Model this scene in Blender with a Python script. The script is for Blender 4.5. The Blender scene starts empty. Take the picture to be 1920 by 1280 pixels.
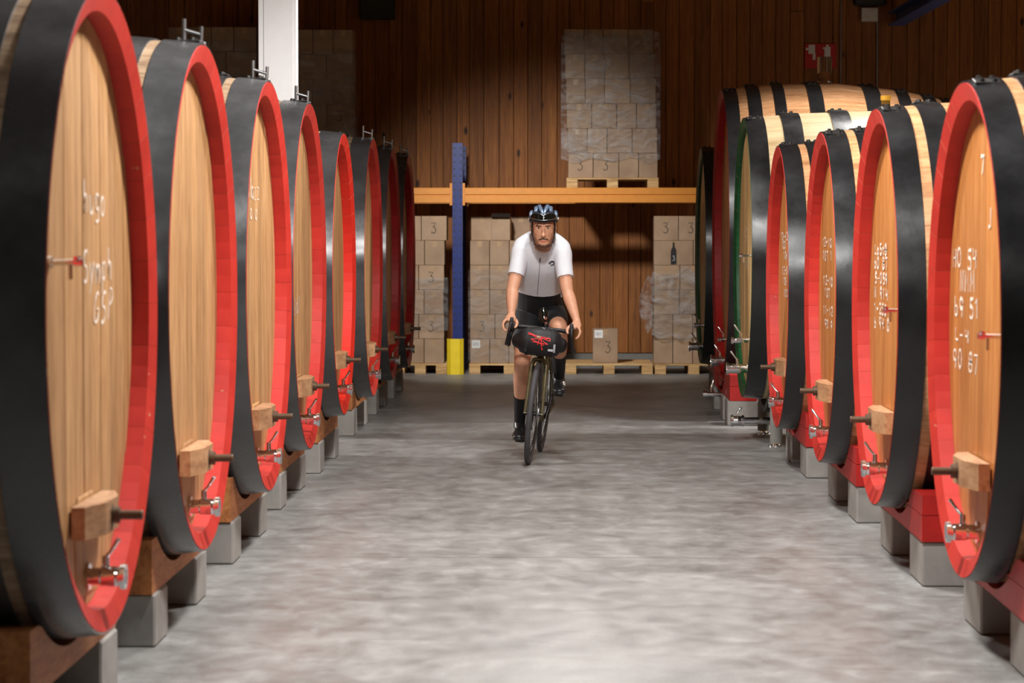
import bpy, bmesh, math, random
from mathutils import Vector, Matrix, noise
from mathutils.bvhtree import BVHTree
from math import sin, cos, pi, radians, sqrt, atan, tan

rnd = random.Random(7)
SC = bpy.context.scene
COL = SC.collection

# ------------------------------------------------------------------ camera
CAM_H = 1.57
FPX = 5000.0
TH = atan(.042)
PS = atan(.02*cos(TH))
Fv = Vector((-sin(PS)*cos(TH), cos(PS)*cos(TH), -sin(TH)))
Rv = Vector((cos(PS), sin(PS), 0))
Uv = Rv.cross(Fv)
C0 = Vector((0, 0, CAM_H))
def W(px, py, Y):
    """world point at depth Y seen at photograph pixel (px, py)"""
    d = Fv + Rv*((px-960)/FPX) + Uv*((640-py)/FPX)
    return C0 + d*(Y/d.y)
cam = bpy.data.cameras.new('camera')
cam.sensor_width = 36
cam.lens = FPX/1920*36
cam.clip_start = .1
cam.clip_end = 200
cam.dof.use_dof = True
cam.dof.focus_distance = 17.9
cam.dof.aperture_fstop = 5.0
camo = bpy.data.objects.new('camera', cam)
COL.objects.link(camo)
camo.matrix_world = Matrix.Translation(C0) @ Matrix((Rv, Uv, -Fv)).transposed().to_4x4()
SC.camera = camo

# ------------------------------------------------------------------ world, lamps, exposure
wd = bpy.data.worlds.new('world')
SC.world = wd
wd.use_nodes = True
wd.node_tree.nodes['Background'].inputs[0].default_value = (.9, .95, 1, 1)
wd.node_tree.nodes['Background'].inputs[1].default_value = .3
SC.view_settings.view_transform = 'Standard'
SC.view_settings.look = 'None'
SC.view_settings.gamma = 1
SC.view_settings.use_curve_mapping = False
SC.view_settings.exposure = 0.0
SC.cycles.use_denoising = True
SC.cycles.max_bounces = 8
SC.cycles.transparent_max_bounces = 16

def lamp(name, loc, power, angle=161, blend=.35, radius=.22, col=(1, .975, .94)):
    l = bpy.data.lights.new(name, 'SPOT')
    l.spot_size = radians(angle)
    l.spot_blend = blend
    l.shadow_soft_size = radius
    l.energy = power
    l.color = col
    o = bpy.data.objects.new(name, l)
    o.location = loc
    COL.objects.link(o)
    return o
lamp('hall_lamp', (0.1, 5.0, 4.2), 90)
lamp('hall_lamp', (0.1, 9.6, 4.2), 860)
lamp('hall_lamp', (0.1, 13.4, 4.2), 720)
lamp('hall_lamp', (0.1, 17.3, 4.2), 320)
lamp('side_aisle_lamp', (5.3, 21.4, 2.2), 1100, 178, .1, .1)
lamp('side_aisle_lamp', (-5.3, 19.9, 2.0), 700, 178, .1, .1)
lamp('hall_lamp', (2.6, 20.7, 4.4), 430, 100, .5)  # added fill, not a hall fixture: brightens the pale and tallest cask tops
fl_ = lamp('wall_flood_lamp', (-1.3, 24.0, 4.2), 1400, 52, 1.0, .2)
fl_.rotation_euler = (Vector((0, 30.4, .25))-fl_.location).to_track_quat('-Z', 'Y').to_euler()

# ------------------------------------------------------------------ materials
def srgb(r, g, b):
    def f(c):
        c /= 255.0
        return c/12.92 if c <= .04045 else ((c+.055)/1.055)**2.4
    return (f(r), f(g), f(b), 1)

class NT:
    def __init__(s, name):
        s.m = bpy.data.materials.new(name)
        s.m.use_nodes = True
        s.t = s.m.node_tree
        s.b = s.t.nodes['Principled BSDF']
        s.out = s.t.nodes['Material Output']
    def n(s, kind, **kw):
        nd = s.t.nodes.new('ShaderNode'+kind)
        for k, v in kw.items():
            setattr(nd, k, v)
        return nd
    def l(s, a, b):
        s.t.links.new(a, b)
    def coords(s, scale=(1, 1, 1), rand=True, kind='Object'):
        tc = s.n('TexCoord')
        mp = s.n('Mapping')
        mp.inputs['Scale'].default_value = scale
        s.l(tc.outputs[kind], mp.inputs['Vector'])
        if rand:
            oi = s.n('ObjectInfo')
            mu = s.n('Math', operation='MULTIPLY')
            mu.inputs[1].default_value = 37.0
            s.l(oi.outputs['Random'], mu.inputs[0])
            cx = s.n('CombineXYZ')
            for i in range(3):
                s.l(mu.outputs[0], cx.inputs[i])
            s.l(cx.outputs[0], mp.inputs['Location'])
        return mp.outputs[0]
    def noise(s, vec, scale=5, detail=4, rough=.55, dist=0):
        nd = s.n('TexNoise')
        nd.inputs['Scale'].default_value = scale
        nd.inputs['Detail'].default_value = detail
        nd.inputs['Roughness'].default_value = rough
        nd.inputs['Distortion'].default_value = dist
        s.l(vec, nd.inputs['Vector'])
        return nd.outputs['Fac']
    def ramp(s, fac, stops):
        r = s.n('ValToRGB')
        while len(r.color_ramp.elements) < len(stops):
            r.color_ramp.elements.new(.5)
        for e, (p, c) in zip(r.color_ramp.elements, stops):
            e.position = p
            e.color = c if len(c) == 4 else tuple(c)+(1,)
        s.l(fac, r.inputs[0])
        return r.outputs[0]
    def mix(s, fac, a, b, mode='MIX'):
        m = s.n('Mix', data_type='RGBA', blend_type=mode)
        for sock, v in ((m.inputs[0], fac), (m.inputs[6], a), (m.inputs[7], b)):
            if hasattr(v, 'is_linked'):
                s.l(v, sock)
            else:
                sock.default_value = v
        return m.outputs[2]
    def bump(s, h, strength=.3, dist=.01):
        b = s.n('Bump')
        b.inputs['Strength'].default_value = strength
        b.inputs['Distance'].default_value = dist
        s.l(h, b.inputs['Height'])
        s.l(b.outputs[0], s.b.inputs['Normal'])
    def randval(s, col, lo, hi):
        oi = s.n('ObjectInfo')
        mr = s.n('MapRange')
        mr.inputs[3].default_value = lo
        mr.inputs[4].default_value = hi
        s.l(oi.outputs['Random'], mr.inputs[0])
        hs = s.n('HueSaturation')
        s.l(mr.outputs[0], hs.inputs['Value'])
        s.l(col, hs.inputs['Color'])
        return hs.outputs[0]
    def set(s, **kw):
        for k, v in kw.items():
            s.b.inputs[k.replace('_', ' ')].default_value = v

def plain(name, col, rough=.5, metal=0, spec=.5, vary=.12, vscale=14, bump=0):
    t = NT(name)
    v = t.coords()
    f = t.noise(v, vscale, 4)
    a = tuple(c*(1-vary) for c in col[:3])+(1,)
    b = tuple(min(1, c*(1+vary)) for c in col[:3])+(1,)
    t.l(t.ramp(f, [(.3, a), (.7, b)]), t.b.inputs['Base Color'])
    t.set(Roughness=rough, Metallic=metal)
    t.b.inputs['Specular IOR Level'].default_value = spec
    if bump:
        t.bump(f, bump, .004)
    return t.m

def wood(name, dark, mid, light, scale, rough=.55, lo=.85, hi=1.12, bump=.15, knots=False, spec=.35):
    t = NT(name)
    v = t.coords(scale)
    f = t.noise(v, 3.0, 8, .62, .6)
    g = t.noise(v, 14.0, 5, .6, .2)
    c = t.ramp(f, [(.28, dark), (.5, mid), (.72, light)])
    c = t.mix(.28, c, t.ramp(g, [(.35, dark), (.6, light)]))
    if knots:
        v2 = t.coords((1, 1, .45))
        vo = t.n('TexVoronoi')
        vo.inputs['Scale'].default_value = 3.6
        t.l(v2, vo.inputs['Vector'])
        k = t.ramp(vo.outputs['Distance'], [(.05, (1, 1, 1)), (.10, (0, 0, 0))])
        c = t.mix(k, c, tuple(x*.25 for x in dark[:3])+(1,))
    c = t.randval(c, lo, hi)
    t.l(c, t.b.inputs['Base Color'])
    t.set(Roughness=rough)
    t.b.inputs['Specular IOR Level'].default_value = spec
    t.bump(g, bump, .003)
    return t.m

M = {}
M['head_left'] = wood('oak_head_tan', srgb(130, 90, 50), srgb(180, 134, 86), srgb(208, 164, 116), (5, 5, .5), .55)
M['head_right'] = wood('oak_head_orange', srgb(160, 92, 40), srgb(194, 124, 62), srgb(214, 150, 86), (5, 5, .5), .45)
M['head_pale'] = wood('oak_head_pale', srgb(170, 130, 80), srgb(204, 164, 108), srgb(226, 190, 136), (5, 5, .5), .45)
M['stave_left'] = wood('oak_stave_grey', srgb(100, 78, 58), srgb(150, 122, 96), srgb(184, 158, 130), (.7, 6, 6), .5)
M['stave_right'] = wood('oak_stave_orange', srgb(150, 96, 56), srgb(205, 150, 104), srgb(228, 180, 136), (.7, 6, 6), .4, .8, 1.15)
M['stave_pale'] = wood('oak_stave_pale', srgb(200, 165, 115), srgb(232, 204, 156), srgb(244, 222, 182), (.7, 5, 5), .33, .94, 1.05)
M['cradle_wood'] = wood('cradle_fir', srgb(120, 66, 30), srgb(176, 108, 58), srgb(204, 140, 86), (5, .7, 5), .6)
M['bar_wood'] = wood('door_bar_oak', srgb(130, 90, 60), srgb(182, 134, 94), srgb(208, 166, 126), (5, .8, 5), .55)
M['wall_plank'] = wood('spruce_plank', srgb(106, 58, 21), srgb(146, 87, 36), srgb(178, 115, 54), (9, 9, .4), .6, .72, 1.15, .2, True)
M['pallet_wood'] = wood('pallet_pine', srgb(150, 110, 66), srgb(198, 158, 104), srgb(222, 188, 138), (.7, 6, 6), .7)

def paint(name, col, dark, chip):
    t = NT(name)
    v = t.coords((1, 1, 1))
    f = t.noise(v, 6, 5)
    c = t.ramp(f, [(.3, dark), (.65, col)])
    k = t.ramp(t.noise(v, 9, 7, .65), [(.70, (0, 0, 0)), (.715, (1, 1, 1))])
    c = t.mix(k, c, chip)
    t.l(c, t.b.inputs['Base Color'])
    t.set(Roughness=.5)
    t.b.inputs['Specular IOR Level'].default_value = .35
    t.bump(f, .15, .002)
    return t.m
M['red'] = paint('red_chime_paint', srgb(202, 54, 45), srgb(182, 43, 37), srgb(206, 160, 134))
M['red_bright'] = paint('bright_red_paint', srgb(236, 52, 38), srgb(224, 46, 34), srgb(226, 70, 50))
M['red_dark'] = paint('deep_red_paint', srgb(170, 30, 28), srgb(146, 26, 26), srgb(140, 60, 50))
M['green'] = paint('green_chime_paint', srgb(26, 88, 48), srgb(20, 70, 38), srgb(40, 100, 60))
M['red_cradle'] = paint('red_cradle_paint', srgb(190, 38, 34), srgb(168, 34, 32), srgb(150, 60, 50))

def hoopmat(name, base, rough, metal):
    t = NT(name)
    v = t.coords((1, 1, 1))
    f = t.noise(v, 4, 6, .6)
    t.l(t.ramp(f, [(.3, tuple(c*.7 for c in base)), (.7, tuple(c*1.25 for c in base))]), t.b.inputs['Base Color'])
    t.l(t.ramp(f, [(.3, (rough-.08,)*3), (.7, (rough+.1,)*3)]), t.b.inputs['Roughness'])
    t.set(Metallic=metal)
    t.b.inputs['Specular IOR Level'].default_value = .95 if 'steel' in name else .6
    t.bump(t.noise(v, 7, 3), .25, .004)
    return t.m
M['hoop_left'] = hoopmat('hoop_steel', (.066, .067, .07), .25, .15)
M['hoop_right'] = hoopmat('hoop_black', (.016, .0165, .018), .28, .1)
M['chrome'] = plain('chrome', (.75, .75, .76, 1), .12, 1, vary=.05)
M['steel'] = plain('dull_steel', (.36, .36, .37, 1), .4, 1, vary=.1)
M['iron'] = plain('dark_iron', (.045, .042, .04, 1), .5, .6)
M['rust'] = plain('brown_rod_iron', srgb(96, 76, 58), .5, .5)
M['chalk'] = plain('chalk', srgb(240, 224, 208), .95, vary=.15, vscale=60)
M['white_paint'] = plain('white_column_paint', srgb(244, 244, 244), .4, vary=.02)

def concrete_floor():
    t = NT('polished_concrete')
    tc = t.n('TexCoord')
    def mp(sc):
        m = t.n('Mapping')
        m.inputs['Scale'].default_value = sc
        t.l(tc.outputs['Object'], m.inputs['Vector'])
        return m.outputs[0]
    a = t.noise(mp((1.3, .9, 1)), 1.1, 8, .62, .6)
    b = t.noise(mp((1.6, 1.0, 1)), 4.2, 7, .62, .3)
    g = t.noise(mp((1, 1, 1)), 60, 3)
    c = t.ramp(a, [(.32, srgb(82, 79, 76)), (.48, srgb(130, 129, 127)), (.66, srgb(164, 164, 163))])
    c2 = t.ramp(b, [(.32, srgb(102, 98, 93)), (.55, srgb(140, 139, 137)), (.72, srgb(176, 176, 175))])
    c = t.mix(.5, c, c2)
    c = t.mix(.15, c, t.ramp(g, [(.3, srgb(92, 92, 90)), (.7, srgb(164, 164, 163))]))
    st = t.ramp(t.noise(mp((.5, 3.0, 1)), 2.3, 6, .7, .8), [(.60, (0, 0, 0)), (.74, (.55, .55, .55))])
    c = t.mix(st, c, srgb(88, 82, 75))
    t.l(c, t.b.inputs['Base Color'])
    t.l(t.ramp(b, [(.3, (.34,)*3), (.7, (.55,)*3)]), t.b.inputs['Roughness'])
    t.b.inputs['Specular IOR Level'].default_value = .4
    t.bump(b, .05, .003)
    return t.m
M['floor'] = concrete_floor()
M['floor_base'] = plain('joint_filler', srgb(70, 64, 58), .9)
M['block'] = plain('cast_concrete', srgb(150, 147, 143), .85, vary=.16, vscale=7, bump=.4)
M['wall_plain'] = plain('painted_side_wall', srgb(150, 130, 105), .9, vary=.05)
M['ceiling'] = plain('timber_ceiling', srgb(120, 92, 64), .9, vary=.1)
M['plinth'] = plain('plinth_concrete', srgb(120, 118, 112), .9, vary=.1)

def cardboard():
    t = NT('cardboard')
    v = t.coords((1, 1, 1))
    f = t.noise(v, 5, 5)
    c = t.ramp(f, [(.3, srgb(148, 121, 97)), (.7, srgb(170, 143, 117))])
    c = t.randval(c, .88, 1.1)
    t.l(c, t.b.inputs['Base Color'])
    t.set(Roughness=.8)
    return t.m
M['card'] = cardboard()
M['tape'] = plain('paper_tape', srgb(168, 138, 104), .45)
M['ink'] = plain('carton_ink', srgb(62, 56, 50), .8)
M['label'] = plain('paper_label', srgb(226, 226, 224), .6, vary=.03)
M['label_ink'] = plain('label_print', srgb(130, 132, 136), .7)
M['black_print'] = plain('black_print', srgb(24, 22, 22), .6)

def film(name, fac_lo, fac_hi, sc=(4, 4, 9)):
    t = NT(name)
    v = t.coords(sc, True)
    f = t.noise(v, 1.6, 7, .65, 1.2)
    r = t.ramp(f, [(.42, (fac_lo,)*3), (.70, (fac_hi,)*3)])
    t.set(Roughness=.1)
    t.b.inputs['Base Color'].default_value = (.55, .55, .55, 1)
    t.b.inputs['Specular IOR Level'].default_value = 1.0
    t.bump(f, .9, .05)
    tr = t.n('BsdfTransparent')
    tr.inputs[0].default_value = (.93, .93, .93, 1)
    mx = t.n('MixShader')
    t.l(r, mx.inputs[0])
    t.l(tr.outputs[0], mx.inputs[1])
    t.l(t.b.outputs[0], mx.inputs[2])
    t.l(mx.outputs[0], t.out.inputs[0])
    return t.m
M['film'] = film('stretch_film', .05, .55, (2.6, 2.6, 5))
M['film_thin'] = film('thin_stretch_film', .03, .32, (2.6, 2.6, 5))
M['blue_steel'] = plain('rack_blue', srgb(20, 40, 108), .45)
M['orange_steel'] = plain('rack_orange', srgb(216, 140, 54), .4, vary=.05)
M['yellow'] = plain('guard_yellow', srgb(236, 206, 40), .45, vary=.05)
M['blue_beam'] = plain('blue_beam_paint', srgb(70, 92, 150), .5)
M['sign_red'] = plain('sign_red', srgb(190, 30, 30), .5, vary=.04)
M['sign_white'] = plain('sign_white', srgb(225, 225, 220), .5, vary=.03)
M['box_white'] = plain('junction_box_plastic', srgb(205, 200, 190), .5)
M['box_green'] = plain('dark_green_metal', srgb(40, 44, 26), .6)
def glass(name, col):
    t = NT(name)
    t.set(Roughness=.03, IOR=1.45)
    t.b.inputs['Base Color'].default_value = col
    t.b.inputs['Transmission Weight'].default_value = 1
    v = t.coords()
    t.bump(t.noise(v, 20, 2), .03, .002)
    return t.m
M['glass'] = glass('clear_glass', (1, 1, 1, 1))
M['amber'] = plain('amber_wine', srgb(214, 150, 100), .2)
M['cork_yellow'] = plain('yellow_stopper', srgb(240, 190, 70), .5)
# cyclist and bicycle
M['skin'] = plain('skin', srgb(206, 152, 122), .5, vary=.08, vscale=40)
M['hair'] = plain('brown_hair', srgb(66, 44, 30), .7, vary=.25, vscale=120)
M['beard'] = plain('short_beard', srgb(92, 62, 45), .8, vary=.25, vscale=150)
M['stubble'] = plain('stubble', srgb(166, 118, 92), .7, vary=.25, vscale=150)
M['lips'] = plain('lips', srgb(190, 112, 96), .45)
M['eye'] = plain('eye_white', srgb(196, 184, 176), .2, vary=.02)
M['iris'] = plain('iris', srgb(46, 34, 26), .2)
def cloth(name, col, rough, bump, vary=.05, sc=30):
    t = NT(name)
    v = t.coords((1, 1, .6))
    f = t.noise(v, sc, 5, .6, .8)
    a = tuple(c*(1-vary) for c in col[:3])+(1,)
    t.l(t.ramp(f, [(.35, a), (.65, col)]), t.b.inputs['Base Color'])
    t.set(Roughness=rough)
    t.bump(f, bump, .006)
    return t.m
M['jersey'] = cloth('white_jersey', srgb(214, 217, 224), .75, .35, .04, 16)
M['shorts'] = cloth('black_lycra', srgb(17, 18, 22), .65, .2)
M['sock'] = cloth('black_sock', srgb(24, 24, 26), .9, .3)
M['shoe'] = plain('black_shoe', srgb(34, 34, 37), .35, vary=.1)
M['bag'] = cloth('black_bag_fabric', srgb(17, 17, 19), .55, .6, .2, 22)
M['cord'] = plain('red_cord', srgb(246, 60, 62), .5, vary=.03)
M['grey_web'] = plain('grey_webbing', srgb(170, 172, 176), .6)
M['helmet_navy'] = plain('helmet_navy', srgb(26, 34, 54), .22, .2)
M['helmet_blue'] = plain('helmet_blue', srgb(122, 142, 168), .2, .35, vary=.2, vscale=20)
M['lens'] = plain('dark_lens', srgb(20, 20, 16), .08)
M['strap'] = plain('black_strap', srgb(18, 18, 18), .7)
M['rubber'] = plain('tyre_rubber', srgb(66, 66, 69), .7)
M['carbon'] = plain('black_carbon', srgb(22, 22, 24), .3)
M['olive'] = plain('olive_frame_paint', srgb(100, 95, 70), .25, .4)
M['alloy'] = plain('alloy', srgb(190, 190, 188), .3, .9)
M['tape_black'] = plain('bar_tape', srgb(20, 20, 22), .55, bump=.3)

# ------------------------------------------------------------------ mesh helpers
class MB:
    def __init__(s):
        s.v, s.f, s.mi, s.sm = [], [], [], []
    def add(s, verts, faces, mi=0, smooth=False):
        o = len(s.v)
        s.v += [tuple(p) for p in verts]
        for f in faces:
            s.f.append(tuple(o+i for i in f))
            s.mi.append(mi)
            s.sm.append(smooth)
        return s
    def box(s, lo, hi, mi=0, mat=None, bev=0):
        x0, y0, z0 = lo
        x1, y1, z1 = hi
        if bev > 0:
            b = bev
            vs, idx = [], {}
            fs = []
            for ax in range(3):
                for sg in (0, 1):
                    q = []
                    o1, o2 = [i for i in range(3) if i != ax]
                    for a, c in ((0, 0), (1, 0), (1, 1), (0, 1)):
                        p = [0, 0, 0]
                        p[ax] = (hi if sg else lo)[ax]
                        p[o1] = (hi[o1]-b) if a else (lo[o1]+b)
                        p[o2] = (hi[o2]-b) if c else (lo[o2]+b)
                        idx[(ax, sg, a, c)] = len(vs)
                        vs.append(p)
                        q.append(idx[(ax, sg, a, c)])
                    flip = (sg == 0) != (ax == 1)
                    fs.append(tuple(reversed(q)) if flip else tuple(q))
            def I(ax, sgs):
                o1, o2 = [i for i in range(3) if i != ax]
                return idx[(ax, sgs[ax], sgs[o1], sgs[o2])]
            for ax in range(3):
                o1, o2 = [i for i in range(3) if i != ax]
                for a in (0, 1):
                    for c in (0, 1):
                        s0 = [0]*3; s1 = [0]*3
                        s0[o1] = s1[o1] = a
                        s0[o2] = s1[o2] = c
                        s1[ax] = 1
                        fs.append((I(o1, s0), I(o1, s1), I(o2, s1), I(o2, s0)))
            for a in (0, 1):
                for c in (0, 1):
                    for d in (0, 1):
                        t = (a, c, d)
                        fs.append((I(0, t), I(1, t), I(2, t)))
        else:
            vs = [(x0, y0, z0), (x1, y0, z0), (x1, y1, z0), (x0, y1, z0), (x0, y0, z1), (x1, y0, z1), (x1, y1, z1), (x0, y1, z1)]
            fs = [(0, 3, 2, 1), (4, 5, 6, 7), (0, 1, 5, 4), (1, 2, 6, 5), (2, 3, 7, 6), (3, 0, 4, 7)]
        if mat is not None:
            vs = [mat @ Vector(p) for p in vs]
        return s.add(vs, fs, mi)
    def tube(s, pts, r, n=10, mi=0, cap=True, closed=False):
        pts = [Vector(p) for p in pts]
        m = len(pts)
        rr = r if isinstance(r, (list, tuple)) else [r]*m
        tans = []
        for i in range(m):
            if closed:
                d = pts[(i+1) % m]-pts[i-1]
            else:
                d = pts[min(i+1, m-1)]-pts[max(i-1, 0)]
            tans.append(d.normalized())
        ref = Vector((0, 0, 1)) if abs(tans[0].z) < .9 else Vector((1, 0, 0))
        u = (ref-tans[0]*ref.dot(tans[0])).normalized()
        rings = []
        for i in range(m):
            t = tans[i]
            u = (u-t*u.dot(t)).normalized()
            w = t.cross(u)
            rings.append([pts[i]+(u*cos(2*pi*k/n)+w*sin(2*pi*k/n))*rr[i] for k in range(n)])
        vs = [p for g in rings for p in g]
        fs = []
        for i in range(m if closed else m-1):
            j = (i+1) % m
            for k in range(n):
                fs.append((i*n+k, i*n+(k+1) % n, j*n+(k+1) % n, j*n+k))
        s.add(vs, fs, mi, True)
        if cap and not closed:
            s.add(rings[0], [tuple(reversed(range(n)))], mi)
            s.add(rings[-1], [tuple(range(n))], mi)
        return s
    def loft(s, pts, rad, ref=(1, 0, 0), n=20, mi=0, round_ends=True):
        pts = [Vector(p) for p in pts]
        rad = [(q if isinstance(q, (tuple, list)) else (q, q)) for q in rad]
        if round_ends:
            d0 = (pts[0]-pts[1]).normalized()
            d1 = (pts[-1]-pts[-2]).normalized()
            e0, e1 = [], []
            for sc, h in ((.3, .95), (.62, .78), (.87, .5)):
                m0 = min(rad[0]); m1 = min(rad[-1])
                e0.append((pts[0]+d0*m0*h, (rad[0][0]*sc, rad[0][1]*sc)))
                e1.append((pts[-1]+d1*m1*h, (rad[-1][0]*sc, rad[-1][1]*sc)))
            e1.reverse()
            P = [a for a, b in e0]+pts+[a for a, b in e1]
            Rr = [b for a, b in e0]+list(rad)+[b for a, b in e1]
            pts, rad = P, Rr
        m = len(pts)
        ref = Vector(ref)
        rings = []
        for i in range(m):
            t = (pts[min(i+1, m-1)]-pts[max(i-1, 0)]).normalized()
            u = (ref-t*ref.dot(t)).normalized()
            w = t.cross(u)
            a, b = rad[i]
            rings.append([pts[i]+u*a*cos(2*pi*k/n)+w*b*sin(2*pi*k/n) for k in range(n)])
        vs = [p for g in rings for p in g]
        fs = []
        for i in range(m-1):
            for k in range(n):
                fs.append((i*n+k, i*n+(k+1) % n, (i+1)*n+(k+1) % n, (i+1)*n+k))
        fs.append(tuple(reversed(range(n))))
        fs.append(tuple((m-1)*n+k for k in range(n)))
        return s.add(vs, fs, mi, True)
    def lathe(s, prof, axis0, axis1, n=20, mi=0):
        """prof: (distance along axis, radius)"""
        a0, a1 = Vector(axis0), Vector(axis1)
        t = (a1-a0).normalized()
        ref = Vector((0, 0, 1)) if abs(t.z) < .9 else Vector((1, 0, 0))
        u = (ref-t*ref.dot(t)).normalized()
        w = t.cross(u)
        for (d0, r0), (d1, r1) in zip(prof[:-1], prof[1:]):
            vs, fs = [], []
            for d, r in ((d0, r0), (d1, r1)):
                vs += [a0+t*d+(u*cos(2*pi*k/n)+w*sin(2*pi*k/n))*r for k in range(n)]
            for k in range(n):
                fs.append((k, (k+1) % n, n+(k+1) % n, n+k))
            s.add(vs, fs, mi, True)
        return s
    def mesh(s, name, mats):
        me = bpy.data.meshes.new(name)
        me.from_pydata(s.v, [], s.f)
        for m in mats:
            me.materials.append(m)
        me.polygons.foreach_set('material_index', s.mi)
        me.polygons.foreach_set('use_smooth', s.sm)
        me.update()
        return me
    def build(s, name, mats, parent=None, weld=False):
        if not isinstance(mats, (list, tuple)):
            mats = [mats]
        me = s.mesh(name, mats)
        bm = bmesh.new()
        bm.from_mesh(me)
        bmesh.ops.recalc_face_normals(bm, faces=bm.faces)
        bm.to_mesh(me)
        bm.free()
        return inst(name, me, parent)

def inst(name, me, parent=None, loc=None, rot=None):
    o = bpy.data.objects.new(name, me)
    COL.objects.link(o)
    if parent:
        o.parent = parent
    if loc is not None:
        o.location = loc
    if rot is not None:
        o.rotation_euler = rot
    return o
def tag(o, label, cat, group=None, kind=None):
    o['label'] = label
    o['category'] = cat
    if group:
        o['group'] = group
    if kind:
        o['kind'] = kind
    return o
def thing(name, label, cat, loc=(0, 0, 0), rotz=0, group=None):
    o = bpy.data.objects.new(name, None)
    o.empty_display_size = .1
    COL.objects.link(o)
    o.location = loc
    o.rotation_euler = (0, 0, rotz)
    return tag(o, label, cat, group)
def struct(o):
    o['kind'] = 'structure'
    return o

# stroke lettering (unit box, y up)
def arc(cx, cy, rx, ry, a0, a1, n=10):
    return [(cx+rx*cos(radians(a0+(a1-a0)*i/n)), cy+ry*sin(radians(a0+(a1-a0)*i/n))) for i in range(n+1)]
GL = {
 '0': [arc(.4, .5, .3, .48, 90, 450, 16)], '1': [[(.2, .75), (.45, 1), (.45, 0)]],
 '2': [arc(.4, .72, .3, .27, 160, -30, 8)+[(.1, 0), (.75, .03)]],
 '3': [[(.1, 1), (.7, 1), (.36, .6)]+arc(.38, .3, .33, .3, 85, -150, 10)],
 '4': [[(.15, 1), (.12, .5), (.65, .52)], [(.62, .95), (.6, 0)]],
 '5': [[(.7, 1), (.22, .97), (.18, .58)]+arc(.38, .3, .32, .3, 110, -140, 10)],
 '7': [[(.1, .97), (.7, 1), (.35, 0)]], '8': [arc(.4, .74, .24, .24, -90, 270, 12)+arc(.4, .25, .3, .25, 90, 450, 12)],
 '9': [arc(.4, .7, .28, .28, 0, 360, 12)+[(.66, .5), (.5, 0)]], '6': [[(.6, 1), (.2, .5)]+arc(.4, .28, .27, .28, 170, 530, 12)],
 '-': [[(.1, .48), (.6, .5)]], '.': [[(.3, .03), (.36, .0)]],
 'b': [[(.15, 1), (.15, 0)]+arc(.38, .26, .24, .26, -120, 160, 10)], 'L': [[(.2, 1), (.15, .08), (.65, .05)]],
 'o': [arc(.38, .3, .26, .3, 90, 450, 12)], 't': [[(.35, .9), (.35, .1), (.55, .02)], [(.1, .62), (.65, .65)]],
 'N': [[(.12, 0), (.15, 1), (.6, .05), (.65, 1)]], 'H': [[(.15, 1), (.15, 0)], [(.65, 1), (.62, 0)], [(.15, .5), (.63, .52)]],
 'P': [[(.2, 0), (.2, 1)]+arc(.3, .74, .34, .26, 90, -90, 8)], 'G': [arc(.42, .5, .34, .48, 50, 330, 12)+[(.72, .45), (.45, .45)]],
 'S': [arc(.4, .74, .27, .25, 40, 250, 8)+arc(.38, .25, .28, .26, 80, -140, 8)],
 'y': [[(.1, .65), (.3, .1)], [(.65, .68), (.15, -.35)]], 'm': [[(.05, 0), (.08, .6)]+arc(.24, .4, .14, .2, 150, 0, 5)+[(.38, 0)]+arc(.54, .4, .14, .2, 170, 0, 5)+[(.7, 0)]],
 'p': [[(.15, .6), (.12, -.4)], arc(.36, .33, .23, .28, 150, -150, 10)], 'h': [[(.12, 1.05), (.12, 0)]+arc(.34, .35, .22, .25, 170, 0, 6)+[(.58, 0)]],
 'u': [[(.1, .6)]+arc(.33, .25, .22, .25, 180, 360, 6)+[(.56, .62), (.58, 0)]], 'g': [arc(.36, .35, .23, .26, 20, 340, 10)+[(.6, .6), (.55, -.25), (.15, -.3)]],
 'z': [[(.1, .6), (.6, .6), (.12, 0), (.65, .02)]], 'J': [[(.6, 1), (.58, .15)]+arc(.38, .18, .2, .2, 0, -160, 6)], 'I': [[(.4, 1), (.38, 0)]],
 'M': [[(.08, 0), (.15, 1), (.4, .35), (.66, 1), (.7, 0)]], 'a': [arc(.34, .3, .24, .28, 40, 330, 9)+[(.6, .58), (.62, 0)]],
 ' ': [],
}
def strokes(text, x, y, h, w, jit=.0, slant=0, adv=None):
    out = []
    for ch in text:
        ox, oy = rnd.uniform(-jit, jit), rnd.uniform(-jit, jit)
        for st in GL.get(ch, []):
            out.append([(x+(px+ox+slant*py)*w, y+(py+oy)*h) for px, py in st])
        x += (adv or w*.95)
    return out
def ribbon(mb, lines, wid, fn, mi=0, jit=0):
    """lines in (u,v); fn maps to 3-D; flat ribbons"""
    for ln in lines:
        m = len(ln)
        if m < 2:
            continue
        L, Rr = [], []
        for i in range(m):
            a = Vector(ln[max(i-1, 0)]); b = Vector(ln[min(i+1, m-1)])
            d = (b-a)
            d = d.normalized() if d.length > 1e-9 else Vector((1, 0))
            nrm = Vector((-d.y, d.x))*wid*.5*(1+rnd.uniform(-jit, jit))
            p = Vector(ln[i])
            L.append(fn(*(p+nrm))); Rr.append(fn(*(p-nrm)))
        mb.add(L+Rr, [(i, i+1, m+i+1, m+i) for i in range(m-1)], mi)
    return mb

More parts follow.
